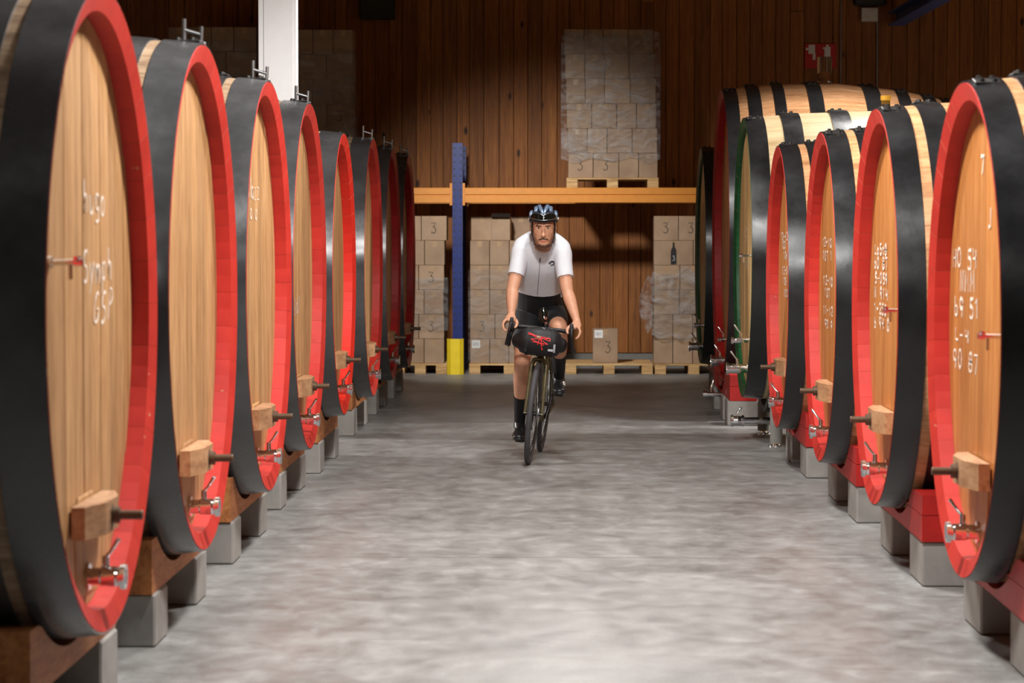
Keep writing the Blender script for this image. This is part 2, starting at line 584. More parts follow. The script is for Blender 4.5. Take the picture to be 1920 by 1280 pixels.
# ------------------------------------------------------------------ room shell
WALL_Y = 30.45
XW = 6.6
ZC = 6.0
fb = struct(MB().box((-XW, -4, -.06), (XW, WALL_Y+.1, -.008)).build('floor', M['floor_base']))
for (y0, y1) in ((-4, 4.0), (4.008, 12.72), (12.728, 21.5), (21.506, WALL_Y)):
    for (x0, x1) in ((-XW, -3.6), (-3.594, 3.6), (3.606, XW)):
        MB().box((x0, y0, -.008), (x1, y1, 0)).build('slab', M['floor'], fb)
struct(MB().box((-XW, -4, ZC), (XW, WALL_Y+.1, ZC+.1)).build('ceiling', M['ceiling']))
struct(MB().box((-XW-.1, -4, -.06), (-XW, WALL_Y+.1, ZC)).build('wall_left', M['wall_plain']))
struct(MB().box((XW, -4, -.06), (XW+.1, WALL_Y+.1, ZC)).build('wall_right', M['wall_plain']))
struct(MB().box((-XW, -4.1, -.06), (XW, -4, ZC)).build('wall_front', M['wall_plain']))
wb = struct(MB().box((-XW, WALL_Y+.04, -.06), (XW, WALL_Y+.1, ZC)).build('wall_back', M['floor_base']))
x = -XW
pl = {}
while x < XW-.01:
    w = rnd.choice([.15, .16, .165, .14, .175])
    w = min(w, XW-x)
    d = rnd.choice([0, .003, .006])
    if rnd.random() < .35:
        zs = [.16, rnd.uniform(1.0, 4.2), ZC]
    else:
        zs = [.16, ZC]
    for z0, z1 in zip(zs[:-1], zs[1:]):
        MB().box((x+.0025, WALL_Y+d, z0+.002), (x+w-.0025, WALL_Y+.045, z1-.002), bev=.003).build('plank', M['wall_plank'], wb)
    x += w
struct(MB().box((-XW, WALL_Y-.015, 0), (XW, WALL_Y+.04, .155)).build('baseboard_back', M['plinth']))

# white steel column between two casks
cx0 = W(522, 100, 16.65)
colm = thing('steel_column', 'white painted steel column rising between fourth and fifth casks', 'column', (cx0.x, 16.65, 0))
MB().box((-.118, -.06, 0), (.118, -.045, ZC-.002), bev=.002).build('flange', M['white_paint'], colm)
MB().box((-.118, .045, 0), (.118, .06, ZC-.002), bev=.002).build('flange', M['white_paint'], colm)
MB().box((-.1, -.0455, 0), (.092, .0455, ZC-.002)).build('web', M['white_paint'], colm)
MB().box((-.085, -.066, 0), (.098, -.0602, ZC-.002), bev=.002).build('face_plate', M['white_paint'], colm)

# ------------------------------------------------------------------ casks
def rprof(t, R, L, bulge, taper):
    return R+bulge*(1-((t-L/2)/(L/2))**2)-taper*t/L

def stave_mesh(R, L, bulge, taper, N, hd):
    ts = [0, .06, .15, .3, .45, L*.5, L-.45, L-.3, L-.15, L-.06, L]
    ts = sorted(ts)
    prof = [(t, rprof(t, R, L, bulge, taper)) for t in ts]
    no = len(prof)
    Rb = rprof(L, R, L, bulge, taper)
    prof += [(L-.02, Rb-.065), (hd+.03, R-.07), (.02, R-.065)]
    d = 2*pi/N
    g = .0005/R
    mb = MB()
    k = len(prof)
    vs = []
    for a in (-d/2+g, 0, d/2-g):
        for t, r in prof:
            rr = r/cos(0) if a == 0 else r
            vs.append((t, rr*sin(a), rr*cos(a)))
    fs, mi = [], []
    for j in range(2):
        for i in range(k):
            i2 = (i+1) % k
            mb_f = (j*k+i, j*k+i2, (j+1)*k+i2, (j+1)*k+i)
            fs.append(mb_f)
            mi.append(1 if i >= k-2 or i == 0 else 0)
    # outer edges 0..no-2 are wood; (no-1) back bevel, (no) inside, (no+1) inner wall in paint, (no+2) front bevel
    fs.append(tuple(range(k)))
    mi.append(0)
    fs.append(tuple(reversed([2*k+i for i in range(k)])))
    mi.append(0)
    me = bpy.data.meshes.new('stave')
    me.from_pydata(vs, [], fs)
    me.materials.append(M['red']); me.materials.append(M['red'])
    me.polygons.foreach_set('material_index', mi)
    bm = bmesh.new(); bm.from_mesh(me)
    bmesh.ops.recalc_face_normals(bm, faces=bm.faces)
    bm.to_mesh(me); bm.free()
    return me

def hoop_mesh(t0, t1, R, L, bulge, taper, mat, n=96):
    mb = MB()
    m = 4
    ts = [t0+(t1-t0)*i/(m-1) for i in range(m)]
    def ring(t, off, n=n):
        r = rprof(t, R, L, bulge, taper)+off
        return [(t, r*sin(2*pi*k/n), r*cos(2*pi*k/n)) for k in range(n)]
    vs = []
    for t in ts:
        vs += ring(t, .007)
    fs = [(i*n+k, i*n+(k+1) % n, (i+1)*n+(k+1) % n, (i+1)*n+k) for i in range(m-1) for k in range(n)]
    mb.add(vs, fs, 0, True)
    for t in (t0, t1):
        mb.add(ring(t, .007)+ring(t, .0006), [(k, (k+1) % n, n+(k+1) % n, n+k) for k in range(n)], 0)
    me = mb.mesh('hoop', [mat])
    bm = bmesh.new(); bm.from_mesh(me)
    bmesh.ops.recalc_face_normals(bm, faces=bm.faces)
    bm.to_mesh(me); bm.free()
    return me

STAVE, HOOP = {}, {}
def tap_parts(root, t0, s, z, ln, r, lever='up', name='tap'):
    """chrome tap sticking out towards the aisle (local -x)"""
    mb = MB()
    mb.lathe([(0, 0), (0, r*1.35), (.012, r*1.35), (.012, r*.9), (ln*.35, r*.9), (ln*.4, r*1.05), (ln*.75, r*1.05), (ln*.8, r), (ln-.016, r), (ln-.016, r*1.3), (ln, r*1.3), (ln, r*.8), (ln-.03, r*.75), (ln-.03, 0)], (t0, s, z), (t0-1, s, z), 20)
    tp = mb.build(name, M['chrome'], root)
    lv = MB()
    tc = t0-ln*.5
    lv.tube([(tc, s, z+r), (tc, s, z+r+.035)], .011, 10)
    lv.tube([(tc+.0, s, z+r+.03), (tc-.018, s+.012, z+r+.05), (tc-.045, s+.03, z+r+.09)], [.007, .006, .0075], 8)
    lv.build('tap_lever', M['chrome'], tp)
    return tp

def cask(label, X, Yc, zc, R, L, bulge, side, wood_h, wood_s, rimcol, hoops, hmat, N=40, taper=0, door=True, rod=.37, clamp=False,
         joint=True, tap=True, sampler=None, chalk=None, board=.16, taps=None, hd=.08):
    rot = pi if side < 0 else 0
    root = thing('wine_cask', label, 'cask', (X, Yc, zc), rot)
    key = (R, L, bulge, taper, N, hd)
    if key not in STAVE:
        STAVE[key] = stave_mesh(*key)
    sm = STAVE[key].copy()
    sm.materials[0] = M[wood_s]
    sm.materials[1] = M[rimcol]
    for i in range(N):
        inst('stave', sm, root, None, (2*pi*(i+.5)/N, 0, 0))
    # head boards
    Rh = R-.0715
    nb = int(round(2*Rh/board))
    for i in range(nb):
        s0 = -Rh+2*Rh*i/nb+.0012
        s1 = -Rh+2*Rh*(i+1)/nb-.0012
        m = 9
        ss = [s0+(s1-s0)*j/(m-1) for j in range(m)]
        up = [(q, sqrt(max(Rh*Rh-q*q, 1e-6))) for q in ss]
        out = up+[(q, -h) for q, h in reversed(up)]
        t0 = hd+rnd.uniform(-.0012, .0012)
        k = len(out)
        vs = [(t0+.002, q, h) for q, h in out]+[(hd+.04, q, h) for q, h in out]
        b = [(t0, min(max(q, s0+.003), s1-.003), h*(1-.002)) for q, h in out]
        vs += b
        fs = [tuple(2*k+j for j in range(k)), tuple(reversed([k+j for j in range(k)]))]
        for j in range(k):
            j2 = (j+1) % k
            fs.append((j, j2, k+j2, k+j))
            fs.append((2*k+j, 2*k+j2, j2, j))
        MB().add(vs, fs).build('head_board', M[wood_h], root)
    Rb = rprof(L, R, L, bulge, taper)-.07
    n = 64
    MB().add([(L-.1, Rb*sin(2*pi*k/n), Rb*cos(2*pi*k/n)) for k in range(n)]+[(L-.13, Rb*sin(2*pi*k/n), Rb*cos(2*pi*k/n)) for k in range(n)],
             [tuple(range(n)), tuple(range(n, 2*n))]+[(k, (k+1) % n, n+(k+1) % n, n+k) for k in range(n)]).build('rear_head', M[wood_h], root)
    for (a, b) in hoops:
        kk = (a, b)+key+(hmat,)
        if kk not in HOOP:
            HOOP[kk] = hoop_mesh(a, b, R, L, bulge, taper, M[hmat])
        h = inst('hoop', HOOP[kk], root, None, (rnd.choice([0, 2*pi/96*3]), 0, 0))
        if joint:
            r = rprof((a+b)/2, R, L, bulge, taper)+.0075
            j = MB()
            j.box((a+.012, -.05, r-.004), (b-.012, .05, r+.004), bev=.002)
            for q in (.3, .7):
                for e in (-.03, .03):
                    tt = a+(b-a)*q
                    j.lathe([(0, .012), (.012, .010), (.014, 0)], (tt, e, r+.003), (tt, e, r+1), 8)
            j.build('hoop_joint', M['iron'], h)
    if clamp:
        r = R+.007
        c = MB()
        c.tube([(.085, 0, r-.01), (.083, .004, r+.10)], .009, 8)
        c.tube([(.018, 0, r-.005), (.014, .0, r+.07)], .008, 8)
        c.tube([(.083, .004, r+.055), (.014, 0, r+.035)], .0075, 8)
        c.box((.0, -.03, r-.006), (.12, .03, r+.008), bev=.003)
        c.build('hoop_clamp', M['steel'], root)
    zb = -R
    if door:
        # manhole door with cross bar and screw
        h0, h1 = zb+.11, zb+.42
        w0, w1 = .15, .20
        dm = MB()
        dm.add([(hd-.006, -w0, h0), (hd-.006, w0, h0), (hd-.006, w1, h1-.06), (hd-.006, .12, h1), (hd-.006, -.12, h1), (hd-.006, -w1, h1-.06),
                (hd-.0015, -w0-.008, h0-.008), (hd-.0015, w0+.008, h0-.008), (hd-.0015, w1+.008, h1-.06), (hd-.0015, .125, h1+.008), (hd-.0015, -.125, h1+.008), (hd-.0015, -w1-.008, h1-.06)],
               [(0, 1, 2, 3, 4, 5)]+[(i, (i+1) % 6, 6+(i+1) % 6, 6+i) for i in range(6)])
        dm.build('manhole_door', M[wood_h], root)
        zr = zb+rod
        bb = MB()
        hh = .05
        out = [(hd-.008, -.27), (.03, -.27), (-.008, -.11), (-.008, .11), (.03, .27), (hd-.008, .27)]
        vs = [(a, b, zr-hh) for a, b in out]+[(a, b, zr+hh) for a, b in out]
        bb.add(vs, [tuple(range(6)), tuple(range(6, 12))]+[(i, (i+1) % 6, 6+(i+1) % 6, 6+i) for i in range(6)])
        bb.build('cross_bar', M['bar_wood'], root)
        rd = MB()
        pts, rr = [], []
        for i in range(25):
            pts.append((-.004-.1*i/24, 0, zr)); rr.append(.0165 if i % 2 else .0138)
        rd.tube(pts, rr, 12)
        rdo = rd.build('threaded_rod', M['rust'], root)
        nt = MB()
        nt.lathe([(0, 0), (0, .036), (.006, .036), (.006, .027), (.028, .027), (.028, 0)], (-.004, 0, zr), (-1, 0, zr), 6)
        nt.build('nut', M['rust'], rdo)
    if tap:
        tap_parts(root, hd-.004, 0.0, zb+.165, .125, .031)
    for (ts_, tz, ln, r) in (taps or []):
        tap_parts(root, hd-.002, ts_, tz, ln, r)
    if sampler:
        s_, z_ = sampler
        sp = MB()
        sp.lathe([(0, .018), (.01, .018), (.01, .009), (.075, .009), (.075, .013), (.1, .012), (.1, 0)], (hd-.001, s_, z_), (-1, s_, z_), 12)
        sp.tube([(hd-.065, s_, z_-.05), (hd-.065, s_, z_)], .007, 8)
        sp.tube([(hd-.085, s_-.03, z_+.012), (hd-.085, s_+.03, z_+.012)], .007, 8)
        sp.build('sample_tap', M['chrome'], root)
    if chalk:
        cm = MB()
        for (txt, s_, z_, h, w, sl) in chalk:
            for rep in range(1):
                ln = strokes(txt, 0, 0, h, w, .06, sl)
                ribbon(cm, ln, .0125 if side > 0 else .0095, lambda u, v, s_=s_, z_=z_: (hd-.0022, s_-u, z_-zc+v), 0, .5)
        cm.build('chalk_writing', M['chalk'], root)['kind'] = 'stuff'
    return root

HL = [(.003, .148), (.19, .33), (.45, .54), (1.06, 1.15), (1.27, 1.41), (1.452, 1.593)]
HR = [(.003, .122), (.17, .288), (.42, .50), (1.0, 1.08), (1.212, 1.33), (1.378, 1.493)]
ROWL = 'in the row by the white column'
ROWR = 'in the row opposite the white column'
ORD = ['nearest', 'second nearest', 'third nearest', 'fourth nearest', 'fifth nearest', 'sixth nearest', 'seventh nearest', 'farthest']
left = [(-1.431, 8.329, 1.314, 1.0), (-1.43, 10.602, 1.298, 1.0), (-1.447, 13.086, 1.29, 1.0), (-1.481, 15.516, 1.297, 1.0),
        (-1.465, 17.72, 1.272, .93), (-1.495, 20.845, 1.272, 1.0), (-1.489, 23.162, 1.27, 1.0), (-1.48, 25.332, 1.268, 1.0)]
chL = {0: [('hugo', .0, 1.62, .10, .11, 0), ('Symph', .02, 1.40, .10, .12, .1), ('GSP', -.16, 1.27, .10, .13, .35), ('7', .42, 2.02, .09, .1, 0)],
       2: [('Mazz', .25, 1.72, .10, .12, 0), ('ono', .2, 1.62, .08, .11, 0)], 3: [('MaN', .2, 1.08, .10, .12, 0)]}
casks = []
for i, (X, Yc, zc, R) in enumerate(left):
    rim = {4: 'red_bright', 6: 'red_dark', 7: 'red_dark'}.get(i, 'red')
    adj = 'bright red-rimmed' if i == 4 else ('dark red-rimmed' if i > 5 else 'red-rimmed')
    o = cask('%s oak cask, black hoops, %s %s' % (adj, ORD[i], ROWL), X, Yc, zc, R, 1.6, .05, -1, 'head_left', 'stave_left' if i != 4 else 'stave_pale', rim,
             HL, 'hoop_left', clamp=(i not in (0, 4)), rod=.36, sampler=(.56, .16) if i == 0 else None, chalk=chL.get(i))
    casks.append((o, 'L', i, X, Yc, zc, R, 1.6))
right = [(1.483, 10.035, 1.192), (1.446, 12.562, 1.206), (1.433, 15.1, 1.188), (1.397, 17.678, 1.19)]
chR = {0: [('7', .05, 1.78, .07, .12, 0), ('J', -.13, 1.58, .07, .12, 0), ('H0 54', .76, 1.42, .075, .14, 0), ('NMM', .55, 1.33, .085, .14, 0), ('b9 51', .70, 1.23, .075, .14, 0), ('L-4', .68, 1.13, .05, .14, 0), ('90 87', .72, 1.02, .075, .14, 0)],
       1: [('Lo5t8', .62, 1.45, .05, .11, 0), ('b0 87', .64, 1.38, .055, .12, 0), ('5-059', .60, 1.31, .05, .11, 0), ('N 914', .62, 1.235, .055, .12, 0), ('1-250', .63, 1.16, .05, .11, 0), ('b 94 8', .62, 1.09, .055, .11, 0)],
       2: [('12-10', .62, 1.47, .05, .12, 0), ('107 1', .60, 1.39, .055, .12, 0), ('12-10', .55, 1.25, .05, .12, 0), ('107', .48, 1.18, .05, .12, 0), ('11-12', .55, 1.08, .05, .12, 0), ('90 9', .45, 1.0, .05, .12, 0)],
       3: [('10-42', .62, 1.50, .05, .12, 0), ('100', .55, 1.44, .05, .12, 0), ('104', .4, 1.37, .05, .12, 0), ('12-04', .5, 1.27, .05, .12, 0), ('104', .42, 1.2, .05, .12, 0), ('100', .35, 1.12, .05, .12, 0)]}
for i, (X, Yc, zc) in enumerate(right):
    o = cask('red-rimmed oak cask with chalk lines, %s %s' % (ORD[i], ROWR), X, Yc, zc, .925, 1.5, .045, 1, 'head_right', 'stave_right', 'red',
             HR, 'hoop_right', rod=.395, sampler=(-.56, 0) if i < 2 else None, chalk=chR[i], N=38)
    casks.append((o, 'R', i, X, Yc, zc, .925, 1.5))
H5 = [(.003, .14), (.26, .40), (.62, .76), (1.36, 1.5), (1.72, 1.86), (1.98, 2.113)]
o = cask('pale oak cask with green rim and yellow-stoppered glass on top', 1.315, 19.883, 1.36, 1.03, 2.12, .06, 1, 'head_pale', 'stave_pale', 'green', H5, 'hoop_right',
         door=False, tap=False, sampler=(-.55, .02), taps=[(-.1, -.82, .16, .036), (-.35, -.60, .14, .02)], N=42, hd=.042, chalk=[('L-4', .3, 1.55, .05, .12, 0), ('N7', .25, 1.47, .05, .12, 0), ('H87', .2, 1.28, .1, .12, 0)])
c5 = o
H6 = [(.003, .115), (.19, .30), (.405, .50), (.69, .81), (1.16, 1.30), (1.44, 1.55), (1.66, 1.78), (1.825, 1.945)]
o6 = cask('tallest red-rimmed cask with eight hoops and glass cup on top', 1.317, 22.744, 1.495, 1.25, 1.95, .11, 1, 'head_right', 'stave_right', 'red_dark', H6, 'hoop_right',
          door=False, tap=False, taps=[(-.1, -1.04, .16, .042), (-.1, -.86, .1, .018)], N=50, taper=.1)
casks.append((o6, 'R', 5, 1.317, 22.744, 1.495, 1.25, 1.95))
o7 = cask('green-rimmed cask nearest the plank wall, beside cartons in stretch film', 1.29, 25.576, 1.314, 1.02, 1.9, .06, 1, 'head_pale', 'stave_right', 'green', HR[:3]+[(1.4, 1.48), (1.6, 1.72), (1.78, 1.893)], 'hoop_right',
          door=False, tap=False, taps=[(-.1, -.86, .15, .036), (-.05, -.66, .1, .018)], N=42, hd=.042)
casks.append((o7, 'R', 6, 1.29, 25.576, 1.314, 1.02, 1.9))

# cradles on concrete sleepers
def cradle(side, t0, t1, y0, y1, ztop, zbase, zc, Ra, two, mat, label, X, Yc, mats2=None):
    sg = 1 if side == 'R' else -1
    root = thing('cask_cradle', label, 'cradle', (X, Yc, 0), 0, 'cradles under the casks')
    def piece(za, zb_, name):
        n = 24
        ys = [y0+(y1-y0)*i/n for i in range(n+1)]
        top = []
        for y in ys:
            a = zc-sqrt(max(Ra*Ra-y*y, 0))-.001
            top.append(min(zb_, max(a, za+.004)))
        vs = []
        for t in (t0, t1):
            vs += [(sg*t, y, za) for y in ys]+[(sg*t, y, h) for y, h in zip(ys, top)]
        m = n+1
        fs = []
        for i in range(n):
            fs += [(i, i+1, m+i+1, m+i), (2*m+i, 2*m+i+1, 3*m+i+1, 3*m+i), (i, i+1, 2*m+i+1, 2*m+i), (m+i, m+i+1, 3*m+i+1, 3*m+i)]
        fs += [(0, m, 3*m, 2*m), (n, m+n, 3*m+n, 2*m+n)]
        MB().add(vs, fs).build(name, mat, root)
    if two:
        zm = zbase+.115
        piece(zbase, zm, 'beam')
        piece(zm+.003, ztop, 'beam')
    else:
        piece(zbase, ztop, 'beam')
    return root
for (o, sd, i, X, Yc, zc, R, L) in casks:
    row = ROWL if sd == 'L' else ROWR
    if i == 6 and sd == 'R':
        who = 'green-rimmed cask nearest the plank wall'
    elif i == 5 and sd == 'R':
        who = 'tallest red-rimmed cask with eight hoops'
    else:
        who = '%s cask %s' % (ORD[i], row)
    sg = 1 if sd == 'R' else -1
    if sd == 'L':
        sl = [(-.66, -.34), (.46, .78)]
        cy0, cy1 = -.67, .80
        Xs = X+sg*.11
    else:
        sl = [(-.86, -.42), (.27, .71)]
        cy0, cy1 = -.87, .74
        Xs = X+sg*.125
    if i == 5 and sd == 'R':
        sl = [(-1.42, -1.05), (-.82, -.45), (.5, .9)]
        cy0, cy1 = -1.42, 1.0
        Xs = X-.02
    zbt = .20
    for nm, (a, b) in zip(('near', 'far') if len(sl) == 2 else ('near', 'middle', 'far'), sl):
        x0, x1 = Xs, Xs+sg*(L-.22)
        s = MB().box((min(x0, x1), Yc+a, 0), (max(x0, x1), Yc+b, zbt), bev=.008).build('concrete_sleeper', M['block'])
        tag(s, '%s grey concrete sleeper under %s' % (nm, who), 'block', 'concrete sleepers under the casks')
    bl = .05 if sd == 'L' else .045
    mat = M['cradle_wood'] if sd == 'L' else M['red_cradle']
    for nm, t0, t1 in (('front', .12, .34), ('rear', L-.36, L-.14)):
        if (i >= 5 and sd == 'R') and nm == 'rear':
            continue
        tt = t1 if nm == 'front' else t0
        Ra = max(rprof(t, R, L, .11 if i == 5 and sd == 'R' else bl, 0) for t in (t0, t1))+.009
        if i == 5 and sd == 'R':
            t0, t1 = .0, .22
        cradle(sd, t0, t1, cy0, cy1, zbt+.205, zbt, zc, Ra, sd == 'R', mat, '%s %s cradle beam under %s' % (nm, 'wooden' if sd == 'L' else 'red', who), X, Yc)

# steel stand and drain of the pale green-rimmed cask
st = thing('steel_stand', 'dark steel stand with levelling feet under the pale green-rimmed cask', 'stand', (1.315, 19.883, 0))
Ra = 1.03+.06+.008
for t0 in (.16, 1.7):
    mb = MB()
    pts = []
    for k in range(13):
        a = radians(-38+76*k/12)
        pts.append((Ra+.025, a))
    ring_lo = [(t0, (Ra+.045)*sin(a), 1.36-(Ra+.045)*cos(a)) for _, a in pts]
    vs, fs = [], []
    for (r, dt) in ((Ra+.002, 0), (Ra+.05, 0), (Ra+.05, .1), (Ra+.002, .1)):
        vs += [(t0+dt, r*sin(a), 1.36-r*cos(a)) for _, a in pts]
    for q in range(4):
        for k in range(12):
            fs.append((q*13+k, q*13+k+1, ((q+1) % 4)*13+k+1, ((q+1) % 4)*13+k))
    fs += [(0, 13, 26, 39), (12, 25, 38, 51)]
    mb.add(vs, fs)
    mb.build('saddle_beam', M['iron'], st)
    for yy in (-.62, .62):
        ztop = 1.36-sqrt((Ra+.045)**2-yy*yy)
        MB().tube([(t0+.05, yy, .025), (t0+.05, yy, ztop)], .045, 16).build('leg', M['plinth'], st)
        MB().lathe([(0, 0), (0, .06), (.012, .06), (.014, .03), (.03, .028), (.03, 0)], (t0+.05, yy, 0), (t0+.05, yy, 1), 16).build('foot', M['chrome'], st)
dp = MB()
dp.tube([(.62, 0, -1.075), (.62, 0, -1.17), (.60, 0, -1.205), (.56, 0, -1.215), (-.02, 0, -1.215)], .026, 16)
dpo = dp.build('drain_pipe', M['chrome'], c5)
dv = MB()
dv.lathe([(0, .03), (.0, .042), (.02, .042), (.02, .034), (.05, .036), (.08, .034), (.08, .044), (.1, .044), (.1, 0)], (.02, 0, -1.215), (-1, 0, -1.215), 18)
dv.tube([(-.03, 0, -1.18), (-.03, 0, -1.15), (.0, .02, -1.12)], .008, 8)
dv.build('drain_valve', M['chrome'], dpo)
dp = MB()
dp.tube([(.5, -.35, -1.19), (.5, -.35, -1.27), (.47, -.35, -1.30), (.42, -.35, -1.31), (-.09, -.35, -1.31)], .018, 14)
dpo = dp.build('drain_pipe', M['chrome'], o6)
dv = MB()
dv.lathe([(0, .02), (.0, .03), (.02, .03), (.02, .024), (.07, .024), (.07, .032), (.1, .032), (.1, 0)], (-.06, -.35, -1.31), (-1, -.35, -1.31), 16)
dv.tube([(-.09, -.35, -1.29), (-.09, -.35, -1.24), (-.07, -.33, -1.19)], .009, 8)
dv.build('drain_valve', M['chrome'], dpo)

# glass fittings on cask tops
r6 = rprof(.975, 1.25, 1.95, .11, .1)
g = thing('glass_airlock', 'clear glass cup with amber plug on top of the tallest cask', 'airlock', (1.317+.88, 22.744, 1.495+r6))
MB().lathe([(.004, 0), (.004, .058), (.006, .062), (.225, .062), (.225, .056), (.02, .054), (.02, 0)], (0, 0, 0), (0, 0, 1), 24).build('glass_cup', M['glass'], g)
MB().lathe([(.0, .075), (.004, .07), (.0045, .0)], (0, 0, 0), (0, 0, 1), 20).build('collar', M['bar_wood'], g)
MB().lathe([(.022, 0), (.022, .045), (.05, .04), (.09, .026), (.105, 0)], (0, 0, 0), (0, 0, 1), 18).build('plug', M['amber'], g)
r5 = 1.03+.06
g = thing('glass_airlock', 'small glass airlock with yellow stopper on top of pale green-rimmed cask', 'airlock', (1.315+1.06, 19.883, 1.36+r5))
MB().lathe([(.002, 0), (.002, .05), (.03, .05), (.03, .033), (.075, .033), (.075, .029), (.034, .028), (.034, 0)], (0, 0, 0), (0, 0, 1), 20).build('glass_cup', M['glass'], g)
MB().lathe([(.05, 0), (.05, .027), (.075, .027), (.075, .038), (.11, .04), (.11, 0)], (0, 0, 0), (0, 0, 1), 18).build('stopper', M['cork_yellow'], g)

# ------------------------------------------------------------------ pallet rack along the back wall
PY = 29.0
def zx(px, py, Y=PY):
    p = W(px, py, Y)
    return p.x, p.z
rk = thing('pallet_rack', 'pallet rack with blue upright and orange beams along the plank wall', 'rack', (0, 0, 0))
xp, _ = zx(858, 400)
zt = zx(858, 268)[1]
zb1, zb0 = zx(858, 352)[1], zx(858, 380)[1]
for yy in (PY-.02, PY+1.05):
    up = MB()
    up.box((xp-.055, yy, 0), (xp-.045, yy+.09, zt)); up.box((xp+.045, yy, 0), (xp+.055, yy+.09, zt))
    up.box((xp-.055, yy-.002, 0), (xp-.012, yy+.008, zt)); up.box((xp+.012, yy-.002, 0), (xp+.055, yy+.008, zt)); up.box((xp-.013, yy+.006, 0), (xp+.013, yy+.016, zt))
    po = up.build('upright', M['blue_steel'], rk)
    hl = MB()
    zz = .5
    while zz < zt-.05:
        for sx in (-.034, .034):
            hl.box((xp+sx-.006, yy-.0035, zz-.011), (xp+sx+.006, yy-.0015, zz+.011))
        zz += .075
    hl.build('slot_row', M['black_print'], po)
    MB().box((xp-.07, yy-.02, 0), (xp+.07, yy+.11, .006)).build('base_plate', M['blue_steel'], rk)
for z in (.5, 1.1, 1.7, 2.3):
    MB().box((xp-.015, PY+.07, z-.02), (xp+.015, PY+1.05, z+.02)).build('brace', M['blue_steel'], rk)
for (xa, xb) in ((xp-2.9, xp-.058), (xp+.058, xp+2.9)):
    for yy, nm in ((PY-.05, 'front'), (PY+1.05, 'rear')):
        b = MB()
        hgt = zb1-zb0
        b.box((xa, yy, zb0), (xb, yy+.05, zb0+hgt*.46), bev=.004)
        b.box((xa, yy+.012, zb0+hgt*.46), (xb, yy+.05, zb0+hgt*.54))
        b.box((xa, yy, zb0+hgt*.54), (xb, yy+.05, zb1), bev=.004)
        bo = b.build('beam', M['orange_steel'], rk)
        xe = xb if xb < xp else xa
        c = MB()
        c.box((xe-.025 if xb < xp else xe-.002, yy-.012, zb0-.03), (xe+.002 if xb < xp else xe+.025, yy-.002, zb1+.05), bev=.002)
        for q in range(4):
            zz = zb0+q*.06
            xc = xe-.012 if xb < xp else xe+.012
            c.box((xc-.005, yy-.016, zz), (xc+.005, yy-.011, zz+.022))
        c.build('beam_connector', M['orange_steel'], bo)
pg = MB()
gx0, gz = zx(838, 635, PY-.15)
gx1 = zx(869, 635, PY-.15)[0]
gy = PY-.17
pg.add([(gx0, gy+.12, 0), (gx0, gy+.04, 0), (gx0+.04, gy, 0), (gx1-.04, gy, 0), (gx1, gy+.04, 0), (gx1, gy+.12, 0), (gx1-.008, gy+.12, 0), (gx1-.008, gy+.043, 0), (gx1-.043, gy+.008, 0), (gx0+.043, gy+.008, 0), (gx0+.008, gy+.043, 0), (gx0+.008, gy+.12, 0)]
       + [(a, b, gz) for a, b in ((gx0, gy+.12), (gx0, gy+.04), (gx0+.04, gy), (gx1-.04, gy), (gx1, gy+.04), (gx1, gy+.12), (gx1-.008, gy+.12), (gx1-.008, gy+.043), (gx1-.043, gy+.008), (gx0+.043, gy+.008), (gx0+.008, gy+.043), (gx0+.008, gy+.12))],
       [(i, (i+1) % 12, 12+(i+1) % 12, 12+i) for i in range(12)]+[(12+i, 12+i+1, 12+10-i, 12+11-i) for i in range(5)])
pgo = thing('post_guard', 'yellow steel guard at the foot of the blue rack upright', 'guard')
pg.build('guard_plate', M['yellow'], pgo)
MB().lathe([(0, 0), (0, .016), (.02, .014), (.022, 0)], ((gx0+gx1)/2, gy+.06, 0), ((gx0+gx1)/2, gy+.06, 1), 8).build('anchor_bolt', M['steel'], pgo)

def pallet(x0, x1, z0, h, label, y0=PY-.03, dep=1.0):
    r = thing('wooden_pallet', label, 'pallet', ((x0+x1)/2, y0, z0), 0, 'wooden pallets under the carton stacks')
    w = x1-x0
    td = .02
    for k in range(5):
        a = -w/2+k*(w-.1)/4
        MB().box((a, 0, h-td), (a+.1, dep, h), bev=.002).build('deck_board', M['pallet_wood'], r) if False else None
    nb = 7
    for k in range(nb):
        y = k*(dep-.11)/(nb-1)
        MB().box((-w/2, y, h-td), (w/2, y+.11, h), bev=.002).build('deck_board', M['pallet_wood'], r)
    for k in range(3):
        a = -w/2+k*(w-.12)/2
        MB().box((a, 0, h-2*td), (a+.12, dep, h-td-.0005), bev=.002).build('stringer', M['pallet_wood'], r)
        for q in range(3):
            y = q*(dep-.14)/2
            MB().box((a, y, td), (a+.12, y+.14, h-2*td-.0005), bev=.002).build('block', M['pallet_wood'], r)
        MB().box((a, 0, 0), (a+.12, dep, td-.0005), bev=.002).build('skid', M['pallet_wood'], r)
    return r

